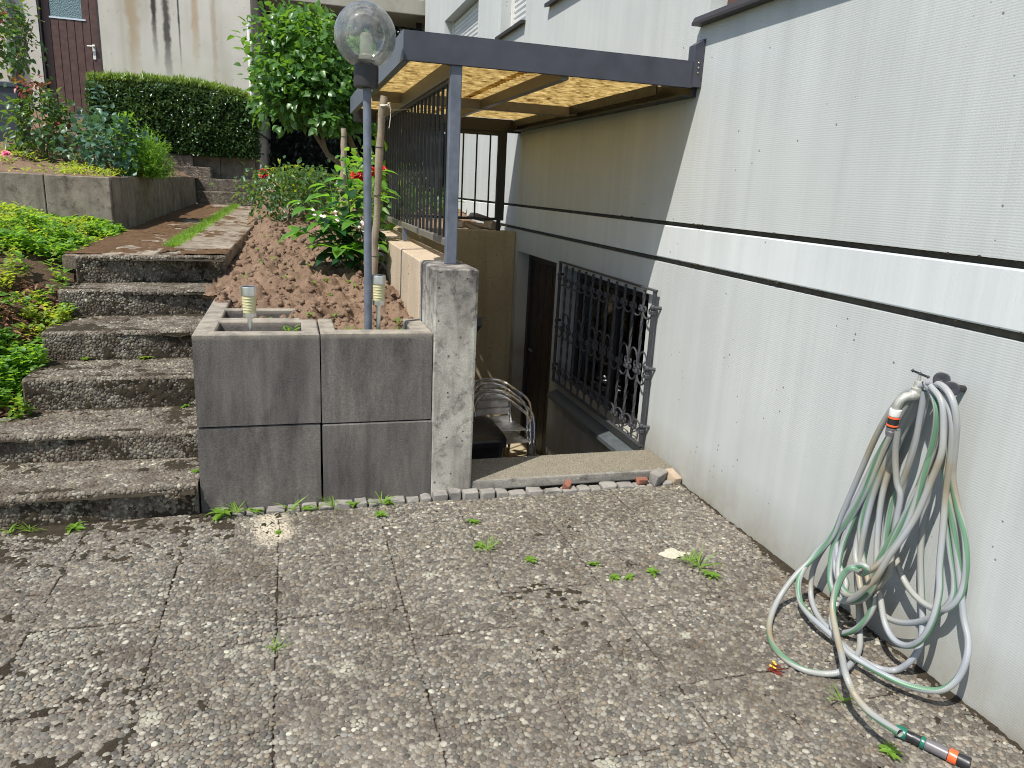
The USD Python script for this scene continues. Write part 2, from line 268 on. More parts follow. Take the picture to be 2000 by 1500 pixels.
def stained_shed():
    concrete('shed_concrete', (.55, .52, .46), (.45, .425, .37), (.24, .2, .13), streak=.55, blotch=.8, stain_amt=.2, pits=.05, streak_axis=(2.4, 2.4, .22))
    path = '/World/Looks/shed_concrete/'
    def node(n, kind, **inp):
        s = UsdShade.Shader.Define(stage, path + n); s.CreateIdAttr('cycles_' + kind)
        for k, v in inp.items():
            if isinstance(v, str): s.CreateInput(k, Sdf.ValueTypeNames.Token).Set(v)
            elif isinstance(v, bool): s.CreateInput(k, Sdf.ValueTypeNames.Bool).Set(v)
            elif isinstance(v, tuple): s.CreateInput(k, Sdf.ValueTypeNames.Float3).Set(Gf.Vec3f(*v))
            else: s.CreateInput(k, Sdf.ValueTypeNames.Float).Set(float(v))
        return s
    def link(a, ao, b, bi): UsdShade.Shader.Get(stage, path + b).CreateInput(bi, Sdf.ValueTypeNames.Token).ConnectToSource(UsdShade.Shader.Get(stage, path + a).CreateOutput(ao, Sdf.ValueTypeNames.Token))
    node('sxyz', 'separate_xyz'); link('g', 'position', 'sxyz', 'vector'); node('ns', 'noise_texture', scale=5.0, detail=6.0, roughness=.7); link('g', 'position', 'ns', 'vector'); last = ('c3', 'result')
    for i, (x0, w, z0, col, amt) in enumerate([(-1.9, .05, 3.55, (.03, .028, .025), .95), (-1.73, .065, 3.25, (.04, .037, .03), .9), (-1.55, .02, 3.5, (.03, .028, .025), .9), (-2.2, .12, 3.2, (.3, .2, .09), .55), (-1.32, .07, 3.5, (.34, .22, .1), .6), (-1.05, .05, 3.1, (.3, .22, .13), .45)]):
        node(f'a{i}', 'math', math_type='subtract', value2=x0); link('sxyz', 'x', f'a{i}', 'value1'); node(f'b{i}', 'math', math_type='absolute'); link(f'a{i}', 'value', f'b{i}', 'value1')
        node(f'd{i}', 'math', math_type='multiply_add', value2=-w*2.2); link('ns', 'fac', f'd{i}', 'value1'); link(f'b{i}', 'value', f'd{i}', 'value3')
        node(f'e{i}', 'map_range', from_min=-w*.75, from_max=-w*.15, to_min=amt, to_max=0.0, clamp=True); link(f'd{i}', 'value', f'e{i}', 'value')
        node(f'z{i}', 'map_range', from_min=z0 - .35, from_max=z0 + .4, to_min=0.0, to_max=1.0, clamp=True); link('sxyz', 'z', f'z{i}', 'value')
        node(f'm{i}', 'math', math_type='multiply'); link(f'e{i}', 'result', f'm{i}', 'value1'); link(f'z{i}', 'result', f'm{i}', 'value2')
        node(f'k{i}', 'mix_color', b=col); link(f'm{i}', 'value', f'k{i}', 'fac'); link(*last, f'k{i}', 'a'); last = (f'k{i}', 'result')
    link(*last, 'p', 'base_color')
stained_shed()
painted_wall('wall_paint', (.42, .435, .417)); painted_wall('band_paint', (.51, .53, .518), ribs=0, pits=.3)
plain('groove_dirt', (.055, .05, .038), .95, scale=30, var=.5)
concrete('block_concrete', (.165, .15, .134), (.068, .061, .057), (.032, .028, .028), streak=.45, blotch=6.5, stain_amt=.55, grain=120, bump=.6, streak_axis=(20, 20, 1.4), stretch=(1, 1, .28), top=(.885, .915, (.30, .265, .21)))
concrete('tan_concrete', (.47, .375, .27), (.36, .285, .2), (.22, .17, .12), streak=.25, blotch=2.0, stain_amt=.25, pits=.08)
concrete('pier_concrete', (.46, .44, .38), (.29, .27, .23), (.06, .055, .05), streak=.6, blotch=6.0, stain_amt=.85, pits=.14, bump=.7, streak_axis=(14, 14, 2.0), top=(.95, 1.2, (.07, .062, .06)))
concrete('bed_concrete', (.28, .245, .19), (.16, .135, .105), (.045, .037, .03), streak=.6, blotch=5.0, stain_amt=.8, pits=.1)
concrete('well_concrete', (.42, .36, .24), (.33, .28, .18), (.2, .17, .1), streak=.5, blotch=1.5, stain_amt=.2, pits=.12)
concrete('slab_edge', (.3, .28, .24), (.16, .15, .13), (.05, .045, .04), streak=.3, blotch=9.0, stain_amt=.7)
concrete('mortar', (.17, .142, .115), (.10, .082, .064), (.05, .036, .025), streak=0.0, blotch=3.0, stain_amt=.8, grain=90, bump=.6)
concrete('granite', (.29, .27, .24), (.17, .16, .145), (.16, .15, .13), streak=0.0, blotch=9.0, stain_amt=.4, grain=240, bump=.5)
concrete('soffit_concrete', (.34, .32, .27), (.26, .245, .2), (.14, .12, .1), streak=.2, blotch=2.0, stain_amt=.3)
concrete('path_slab', (.34, .29, .225), (.15, .115, .08), (.05, .03, .016), streak=.3, blotch=5.0, stain_amt=.9, grain=70, bump=1.0, streak_axis=(6, 6, 1))
concrete('rust_moss', (.15, .085, .04), (.075, .042, .02), (.035, .02, .01), streak=0, blotch=14.0, grain=200, stain_amt=.6, bump=1.2)
concrete('mulch', (.11, .07, .045), (.06, .037, .023), (.03, .02, .013), streak=0, blotch=12.0, grain=90, stain_amt=.6, bump=1.2)
concrete('moss', (.058, .045, .026), (.028, .022, .014), (.014, .011, .007), streak=0, blotch=22.0, grain=260, stain_amt=.4, bump=1.2)
concrete('soil', (.215, .143, .093), (.135, .086, .055), (.065, .042, .028), streak=0, blotch=6.0, grain=120, stain_amt=.35, bump=1.0)
concrete('lichen', (.55, .53, .42), (.4, .38, .28), (.3, .29, .22), streak=0, blotch=30.0, grain=200, stain_amt=.5, bump=.8)
concrete('grey_wood', (.33, .27, .19), (.2, .165, .12), (.11, .09, .07), streak=.6, blotch=6.0, streak_axis=(60, 60, 3), stain_amt=.3)
plain('steel_paint', (.044, .046, .058), .5, var=.25, scale=9, spec=.5, bump=.05)
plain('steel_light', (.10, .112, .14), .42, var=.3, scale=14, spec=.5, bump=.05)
plain('steel_black', (.014, .014, .016), .5, var=.3); plain('bronze_plate', (.13, .115, .095), .45, var=.2)
plain('iron', (.038, .039, .043), .62, var=.4, scale=60, bump=.4); plain('bolt', (.5, .42, .3), .35, metal=1.0)
plain('basement_wood', (.018, .009, .007), .5, var=.35, scale=12); plain('door_wood', (.075, .036, .027), .5, var=.35, scale=12); plain('dark_frame', (.028, .022, .02), .5)
plain('chrome', (.72, .72, .72), .24, metal=1.0, var=.05); plain('aluminium', (.74, .73, .71), .34, metal=1.0, var=.04, scale=8)
plain('lamp_grey', (.11, .125, .155), .45, var=.3, scale=18, bump=.1); plain('lamp_collar', (.022, .019, .019), .5, var=.3)
plain('white_paint', (.62, .61, .57), .45, var=.1); plain('yellow_plastic', (.5, .46, .26), .3, var=.1); plain('black_plastic', (.018, .018, .02), .4, var=.2, scale=30)
plain('orange_plastic', (.75, .11, .03), .35, var=.05); plain('green_plastic', (.01, .12, .075), .35, var=.1); plain('grey_plastic', (.13, .12, .125), .4, var=.1)
plain('tap_metal', (.4, .4, .35), .4, metal=.35, var=.25, scale=40); plain('pot_plastic', (.035, .04, .055), .45, var=.2)
plain('terracotta', (.2, .08, .05), .85, var=.35); plain('dead_leaf', (.2, .095, .045), .8, var=.5, scale=60); plain('bark', (.16, .115, .075), .9, var=.4, scale=40, bump=.8)
plain('red_petal', (.52, .012, .018), .5, var=.35, scale=60); plain('orange_petal', (.75, .1, .02), .5, var=.3, scale=60); plain('pink_petal', (.75, .55, .6), .5, var=.15, scale=60); plain('pink_rose', (.8, .2, .3), .5, var=.2); plain('yellow_petal', (.8, .55, .03), .5, var=.2)
mat('bulb_glass', {'t': ('transparent_bsdf', {'color': (.9, .9, .87)}), 'd': ('principled_bsdf', {'base_color': (.5, .48, .4), 'roughness': .2}), 'x': ('mix_closure', {'fac': .38})}, [('t.BSDF', 'x.closure1'), ('d.BSDF', 'x.closure2')], surface='x.closure')
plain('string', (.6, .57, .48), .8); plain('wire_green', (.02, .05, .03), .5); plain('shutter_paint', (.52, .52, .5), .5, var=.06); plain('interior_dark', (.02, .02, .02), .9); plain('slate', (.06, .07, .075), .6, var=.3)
plain('lawn', (.055, .08, .025), .95, var=.4, scale=3); plain('stem_green', (.07, .13, .03), .6, var=.3)
mat('window_glass', {'t': ('transparent_bsdf', {'color': (.8, .85, .85)}), 'g': ('glossy_bsdf', {'roughness': .03, 'color': (1, 1, 1)}), 'f': ('fresnel', {'IOR': 1.5}), 'x': ('mix_closure', {})}, [('f.fac', 'x.fac'), ('t.BSDF', 'x.closure1'), ('g.BSDF', 'x.closure2')], surface='x.closure')
mat('globe_glass', {'g': ('geometry', {}), 'n': ('noise_texture', {'scale': 18.0, 'detail': 7.0, 'roughness': .7}), 'mr': ('map_range', {'from_min': .4, 'from_max': .75, 'to_min': .06, 'to_max': .26, 'clamp': True}),
    't': ('transparent_bsdf', {'color': (.9, .915, .9)}), 'gl': ('glossy_bsdf', {'roughness': .04, 'color': (1, 1, 1)}), 'lw': ('fresnel', {'IOR': 1.6}), 'x': ('mix_closure', {}), 'd': ('diffuse_bsdf', {'color': (.55, .55, .5)}), 'y': ('mix_closure', {})},
    [('g.position', 'n.vector'), ('n.fac', 'mr.value'), ('lw.fac', 'x.fac'), ('t.BSDF', 'x.closure1'), ('gl.BSDF', 'x.closure2'), ('mr.result', 'y.fac'), ('x.closure', 'y.closure1'), ('d.BSDF', 'y.closure2')], surface='y.closure')
mat('frosted_glass', {'g': ('geometry', {}), 'v': ('voronoi_texture', {'scale': 60.0}), 'b': ('bump', {'strength': .8, 'distance': .01}), 'p': ('principled_bsdf', {'base_color': (.13, .2, .21), 'roughness': .15, 'specular_ior_level': .8})}, [('g.position', 'v.vector'), ('v.distance', 'b.height'), ('b.normal', 'p.normal')])
mat('yellow_sheet', {'g': ('geometry', {}), 'mp': ('mapping', {'scale': (9, 60, 1)}), 'n': ('noise_texture', {'scale': 2.0, 'detail': 7.0, 'roughness': .72}), 'n2': ('noise_texture', {'scale': 13.0, 'detail': 6.0, 'roughness': .7}), 'a': ('math', {'math_type': 'add'}),
    'r': ('rgb_ramp', {'ramp': [(.38, (.24, .165, .085)), (.47, (.56, .45, .25)), (.6, (.82, .71, .46))]}), 'hm': ('math', {'math_type': 'multiply', 'value2': .5}),
    't': ('translucent_bsdf', {}), 'd': ('principled_bsdf', {'roughness': .4}), 'x': ('mix_closure', {'fac': .88})},
    [('g.position', 'mp.vector'), ('mp.vector', 'n.vector'), ('g.position', 'n2.vector'), ('n.fac', 'a.value1'), ('n2.fac', 'a.value2'), ('a.value', 'hm.value1'), ('hm.value', 'r.fac'), ('r.color', 't.color'), ('r.color', 'd.base_color'), ('d.BSDF', 'x.closure1'), ('t.BSDF', 'x.closure2')], surface='x.closure')
mat('hose_skin', {'u': ('texture_coordinate', {}), 's': ('separate_xyz', {}), 'g': ('geometry', {}),
    'fr': ('math', {'math_type': 'fraction'}), 'sb': ('math', {'math_type': 'subtract', 'value2': .5}), 'ab': ('math', {'math_type': 'absolute'}), 'st': ('map_range', {'from_min': .1, 'from_max': .125, 'to_min': 1, 'to_max': 0, 'clamp': True}),
    'n': ('noise_texture', {'scale': 3.2, 'detail': 4.0}), 'r': ('rgb_ramp', {'ramp': [(.38, (.27, .285, .3)), (.55, (.28, .28, .25)), (.68, (.25, .205, .13))]}),
    'c': ('mix_color', {'b': (.1, .2, .12)}), 'w1': ('math', {'math_type': 'multiply', 'value2': 2*math.pi/.0065}), 'w2': ('math', {'math_type': 'multiply', 'value2': 6*math.pi}), 'w3': ('math', {'math_type': 'add'}), 'w4': ('math', {'math_type': 'sine'}),
    'w5': ('map_range', {'from_min': -1, 'from_max': 1, 'to_min': .9, 'to_max': 1.06}), 'c2': ('mix_color', {'blend_type': 'multiply', 'fac': 1.0, 'use_clamp_result': False}), 'b': ('bump', {'strength': .1, 'distance': .001}),
    'p': ('principled_bsdf', {'roughness': .45, 'specular_ior_level': .45, 'subsurface_weight': 0.0})},
    [('u.UV', 's.vector'), ('s.x', 'fr.value1'), ('fr.value', 'sb.value1'), ('sb.value', 'ab.value1'), ('ab.value', 'st.value'), ('g.position', 'n.vector'), ('n.fac', 'r.fac'), ('r.color', 'c.a'), ('st.result', 'c.fac'),
     ('s.y', 'w1.value1'), ('s.x', 'w2.value1'), ('w1.value', 'w3.value1'), ('w2.value', 'w3.value2'), ('w3.value', 'w4.value1'), ('w4.value', 'w5.value'), ('c.result', 'c2.a'), ('w5.result', 'c2.b'), ('c2.result', 'p.base_color'), ('w4.value', 'b.height'), ('b.normal', 'p.normal')])
leafmat('leaf_tree', [(0, (.055, .13, .028)), (.5, (.1, .21, .042)), (1, (.22, .35, .075))], rough=.38, trans=.3)
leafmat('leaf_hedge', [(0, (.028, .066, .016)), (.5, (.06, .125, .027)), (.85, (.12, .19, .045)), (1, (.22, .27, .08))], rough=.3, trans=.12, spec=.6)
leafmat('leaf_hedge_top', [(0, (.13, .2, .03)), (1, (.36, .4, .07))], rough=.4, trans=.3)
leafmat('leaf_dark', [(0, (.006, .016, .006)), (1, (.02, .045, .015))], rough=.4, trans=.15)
leafmat('leaf_bright', [(0, (.09, .2, .025)), (.6, (.17, .31, .045)), (1, (.3, .42, .08))], rough=.45, trans=.45)
leafmat('leaf_cover', [(0, (.13, .21, .025)), (.35, (.27, .35, .045)), (.75, (.45, .48, .07)), (1, (.58, .53, .11))], rough=.5, trans=.4)
leafmat('leaf_rose', [(0, (.03, .08, .025)), (.5, (.06, .14, .04)), (.8, (.12, .21, .05)), (1, (.22, .28, .08))], rough=.4, trans=.3)
leafmat('leaf_blue', [(0, (.05, .12, .075)), (1, (.13, .21, .14))], rough=.45, trans=.25)
leafmat('leaf_red', [(0, (.2, .03, .025)), (.6, (.3, .07, .03)), (1, (.34, .16, .05))], rough=.4, trans=.35)
leafmat('leaf_dahlia', [(0, (.015, .055, .02)), (.6, (.03, .1, .03)), (1, (.05, .15, .035))], rough=.42, trans=.3)
leafmat('leaf_dahlia_young', [(0, (.09, .22, .03)), (1, (.17, .33, .05))], rough=.42, trans=.45)
leafmat('grass', [(0, (.13, .24, .03)), (.6, (.24, .38, .05)), (1, (.36, .45, .08))], rough=.5, trans=.4)
pebble_mat('pebble_terrace', dirt=.58, warm=1.05, bright=.84, spot=[((-.13, 3.5, 0), .17, (.5, .44, .33), .75)] + [((x, y, 0), r, (.36, .35, .27), .6) for x, y, r in ((.976, 2.722, .045), (.941, 2.544, .032), (.922, 2.253, .04), (.15, 2.322, .055), (-.234, 2.497, .035), (-.18, 2.513, .03), (.169, 2.034, .042), (.878, 1.695, .05), (1.353, 2.655, .028), (.415, 2.578, .03), (-.93, 2.75, .05), (.55, 2.9, .035), (1.2, 2.1, .03), (-.45, 2.2, .05), (1.45, 2.25, .035))]); pebble_mat('pebble_step', dirt=.9, warm=1.08, bright=.9, lo=.41, freq=6.5); pebble_mat('pebble_fine', island=True, warm=1.16, dirt=.1, bright=2.0)

# ------------------------------------------------------------------ more shape tools
def ring_offset(R, b):
    R = np.asarray(R, float); p, n = np.roll(R, 1, 0), np.roll(R, -1, 0)
    e0, e1 = norm(R - p), norm(n - R); n0, n1 = np.stack([-e0[:, 1], e0[:, 0]], 1), np.stack([-e1[:, 1], e1[:, 0]], 1)
    m = n0 + n1; return R + b*m/np.maximum((m*n0).sum(1, keepdims=True), .2)
def bevel_prism(poly, z0, z1, b=.006):
    """extruded polygon with a bevelled top rim"""
    from shapely.geometry.polygon import orient
    poly = orient(poly, 1.0); rings = [np.array(r.coords)[:-1] for r in [poly.exterior, *poly.interiors]]; off = [ring_offset(r, b) for r in rings]
    V, F, n = [], [], 0
    for r, o in zip(rings, off):
        k = len(r); L = [np.column_stack([r, np.full(k, z0)]), np.column_stack([r, np.full(k, z1 - b)]), np.column_stack([o, np.full(k, z1)])]
        V += L; j = np.arange(k); j2 = (j + 1) % k
        for a in (0, 1):
            q = np.stack([n + a*k + j, n + a*k + j2, n + (a+1)*k + j2, n + (a+1)*k + j], 1); F += [q[:, [0, 1, 2]], q[:, [0, 2, 3]]]
        n += 3*k
    for polyc, z, flip in ((Polygon(off[0], off[1:]), z1, False), (poly, z0, True)):
        tv, tf = trimesh.creation.triangulate_polygon(polyc, engine='earcut'); tf = np.asarray(tf)
        a = tv[tf]; cr = (a[:, 1, 0]-a[:, 0, 0])*(a[:, 2, 1]-a[:, 0, 1]) - (a[:, 1, 1]-a[:, 0, 1])*(a[:, 2, 0]-a[:, 0, 0])
        tf = np.where((cr < 0)[:, None] != flip, tf[:, ::-1], tf)
        V.append(np.column_stack([tv, np.full(len(tv), z)])); F.append(tf + n); n += len(tv)
    return np.vstack(V), np.vstack(F)
def pack_tile(side, rbig, rsmall, seed, big_try=2600, small_try=16000):
    """a periodic packing of discs on a square tile: (x, y, r)"""
    rng = np.random.default_rng(seed); cell = 2*rbig; n = int(side/cell); cell = side/n; G = [[[] for _ in range(n)] for _ in range(n)]; out = []
    def run(tries, lo, hi, slack):
        for x, y, r in zip(rng.random(tries)*side, rng.random(tries)*side, lo + (hi - lo)*rng.random(tries)**1.5):
            i, j = int(x/cell) % n, int(y/cell) % n; ok = True
            for a in (-1, 0, 1):
                for b in (-1, 0, 1):
                    for (px, py, pr) in G[(i+a) % n][(j+b) % n]:
                        dx, dy = abs(px - x), abs(py - y); dx = min(dx, side - dx); dy = min(dy, side - dy); rr = slack*(pr + r)
                        if dx*dx + dy*dy < rr*rr: ok = False; break
                    if not ok: break
                if not ok: break
            if ok: G[i][j].append((x, y, r)); out.append((x, y, r))
    run(big_try, .72*rbig, rbig, .93); run(small_try, .8*rsmall, rsmall*1.15, .9); run(small_try, .5*rsmall, rsmall*.8, .9)
    return np.array(out)
TILE, TSIDE = pack_tile(.6, .0112, .0066, 3, 3800, 18000), .6
def tiled(x0, x1, y0, y1, seed=0):
    rng = np.random.default_rng(seed); ox, oy = rng.random(2)*TSIDE; P = []
    for i in range(int(math.floor((x0 - ox)/TSIDE)), int(math.ceil((x1 - ox)/TSIDE)) + 1):
        for j in range(int(math.floor((y0 - oy)/TSIDE)), int(math.ceil((y1 - oy)/TSIDE)) + 1):
            P.append(TILE + [i*TSIDE + ox, j*TSIDE + oy, 0])
    P = np.vstack(P); return P[(P[:, 0] > x0) & (P[:, 0] < x1) & (P[:, 1] > y0) & (P[:, 1] < y1)]
def stone_shape(seed, sub=1):
    rng = np.random.default_rng(seed); m = trimesh.creation.icosphere(sub, 1.0); v = np.array(m.vertices)
    v *= 1 + .22*(meshkit.fbm(v*.9 + seed*7.1, 2, seed)[:, None] - .5)*2
    return v, np.array(m.faces)
STONES = [stone_shape(s) for s in range(6)]
from scipy.spatial.transform import Rotation
def scatter(parent, name, pos, X, Z, scale, matname, kind='stuff', protos=None, seed=0):
    """a PointInstancer of stones: pos, local x and z axes, scales"""
    root = '/'.join(parent.split('/')[:3]); pos = pos - bases.get(root, np.zeros(3))
    path = parent + '/' + numbered(parent, name); pi = UsdGeom.PointInstancer.Define(stage, path); meta(pi.GetPrim(), kind=kind)
    protos = protos or STONES; targets = []
    for k, s in enumerate(protos):
        pp = f'{path}/prototype_{k:03d}' if k else f'{path}/prototype'
        usdkit.mesh(stage, pp, s, M[matname], smooth=True); targets.append(pp)
    pi.CreatePrototypesRel().SetTargets(targets)
    Z = norm(Z); X = norm(X - Z*(X*Z).sum(1, keepdims=True)); Y = np.cross(Z, X)
    q = Rotation.from_matrix(np.stack([X, Y, Z], -1)).as_quat()
    pi.CreateProtoIndicesAttr(Vt.IntArray.FromNumpy(np.random.default_rng(seed).integers(0, len(protos), len(pos)).astype(np.int32)))
    pi.CreatePositionsAttr(Vt.Vec3fArray.FromNumpy(pos.astype(np.float32))); pi.CreateScalesAttr(Vt.Vec3fArray.FromNumpy(np.ascontiguousarray(scale, np.float32)))
    pi.CreateOrientationsAttr(Vt.QuathArray([Gf.Quath(float(a[3]), float(a[0]), float(a[1]), float(a[2])) for a in q]))
    return path
def pebble_axes(n, seed, r, flat=.5):
    rng = np.random.default_rng(seed); a = rng.random(n)*2*np.pi; e = .8 + .55*rng.random(n)
    return a, np.stack([r*np.sqrt(e)*1.08, r/np.sqrt(e)*1.08, np.maximum(r*flat, .0032)*(.8 + .4*rng.random(n))], 1)

# ------------------------------------------------------------------ ground, terrace
WX = 2.226
well = sbox(.94, 3.775, WX, 7.4)
hills = Polygon([(-60, -60), (60, -60), (60, 60), (-60, 60)]).difference(unary_union([well, sbox(-2.75, .3, WX, 3.77), sbox(WX - .002, -4, WX + 1.3, 13.2)]))
v, f = trimesh.creation.triangulate_polygon(hills, engine='earcut'); v = np.column_stack([v, np.full(len(v), -.07)]); f = np.asarray(f)
if np.cross(v[f[0, 1]] - v[f[0, 0]], v[f[0, 2]] - v[f[0, 0]])[2] < 0: f = f[:, ::-1]
top('ground', (v, f), 'lawn', kind='structure')
terrace = thing('terrace', 'patio of square exposed-pebble slabs in the foreground', 'patio', (0, 2.2, 0), kind='structure')
part(terrace, 'joint_bed', bx(-2.74, 2.216, .31, 3.765, -.07, -.012), 'mortar')
cols = [-2.7, -2.28, -1.85, -1.41, -.96, -.51, -.087, .41, .83, 1.275, 1.75, 2.214]; offs = [.2, .05, .3, .12, .33, .1, .24, .0, .25, .02, .3]
pebs, rng = [], np.random.default_rng(11)
for ci in range(len(cols) - 1):
    y = 1.96 + offs[ci] - .49*4; ymax = 3.735 if cols[ci+1] < -.4 else 3.69
    while y < ymax:
        y0, y1 = max(y, .35), min(y + .49, ymax); y += .49
        if y1 - y0 < .04: continue
        zt = -.003 + rng.normal(0, .0015); g = .0025
        part(terrace, 'paving_slab', bx(cols[ci] + g, cols[ci+1] - g, y0 + g, y1 - g, -.05, zt, .004, .0008, rng), 'mortar')
        p = tiled(cols[ci] + g + .001, cols[ci+1] - g - .001, y0 + g + .002, y1 - g - .002, seed=int(1e3*(cols[ci] + 9) + 97*y0)); pebs.append(np.column_stack([p[:, :2], np.full(len(p), zt), p[:, 2]]))
pebs = np.vstack(pebs)
inview = (pebs[:, 1] > .75); pebs = pebs[inview]; n = len(pebs)
sink = np.clip((fb(pebs[:, 0], pebs[:, 1], 0, 2.6, 5, 4) - .56)*.02, 0, .0012) + np.random.default_rng(5).random(n)*.0014
ang, sc = pebble_axes(n, 21, pebs[:, 3]*1.08, .42)
pos = np.column_stack([pebs[:, :2], pebs[:, 2] + .0008 - sink + .12*sc[:, 2]])
tilt = np.random.default_rng(6).normal(0, .09, (n, 2)); Z = np.column_stack([tilt, np.ones(n)]); X = np.column_stack([np.cos(ang), np.sin(ang), np.zeros(n)])
d = (pos - EYE) @ np.stack([rgt, dwn, fwd], 1); px = d[:, :2]/d[:, 2:]*1446
seen = (abs(px[:, 0]) < 990) & (abs(px[:, 1]) < 740); size = np.where(seen, sc[:, 0]/np.maximum(d[:, 2], .1), 0); big = np.argsort(-size)[:300]
Zn = norm(Z); Xn = norm(X - Zn*(X*Zn).sum(1, keepdims=True)); Yn = np.cross(Zn, Xn)
for i in big:
    s = STONES[i % 6]; part(terrace, 'pebble', ((s[0]*sc[i]) @ np.stack([Xn[i], Yn[i], Zn[i]]) + pos[i], s[1]), 'pebble_terrace', smooth=True)
rest = np.ones(n, bool); rest[big] = False
scatter(terrace, 'pebbles', pos[rest], X[rest], Z[rest], sc[rest], 'pebble_terrace', seed=1)
def mossz(x, y):
    e = np.min([abs(x - c) for c in cols], axis=0)
    return (.36*fb(x, y, 0, 3.4, 6, 31) + .3*fb(x, y, 0, 17, 4, 32) + .34*fb(x, y, 0, 48, 3, 33) - .625 + np.clip(.13 - abs(y - 3.7)*.25, 0, .13)*(x < -.3) + np.clip(-.3 - x, 0, .4)*.09 + .06*np.clip(1 - e/.03, 0, 1)*(x < .5) + .2*np.clip(1 - (2.226 - x)/.07, 0, 1))*.075
part(terrace, 'moss', grid(-2.7, 2.222, .8, 3.735, .0105, lambda x, y: -.004 + np.clip(mossz(x, y), -.004, .0085) + .0045*fb(x, y, 0, 110, 2, 8), keep=lambda x, y, z: mossz(x, y) > .0008), 'moss', smooth=True, kind='stuff')
for (x, y, r) in [(1.727, 2.876, .05)]:
    a = np.linspace(0, 2*np.pi, 22, endpoint=False); rr = 1.15*r*(.35 + 1.3*fb(np.cos(a)*1.3 + x*9, np.sin(a)*1.3 + y*9, 0, 2.2, 4, 2))
    V = [[x, y, .0062]] + [[x + q*b*math.cos(t), y + .75*q*b*math.sin(t), z] for b, z in ((.7, .0056), (1, .003)) for q, t in zip(rr, a)]; k = 22; j = np.arange(k); j2 = (j + 1) % k
    F = np.vstack([np.stack([np.zeros(k, int), 1 + j, 1 + j2], 1), np.stack([1 + j, 1 + k + j, 1 + k + j2], 1), np.stack([1 + j, 1 + k + j2, 1 + j2], 1)])
    part(terrace, 'lichen_patch', (np.array(V), F), 'lichen', smooth=True)

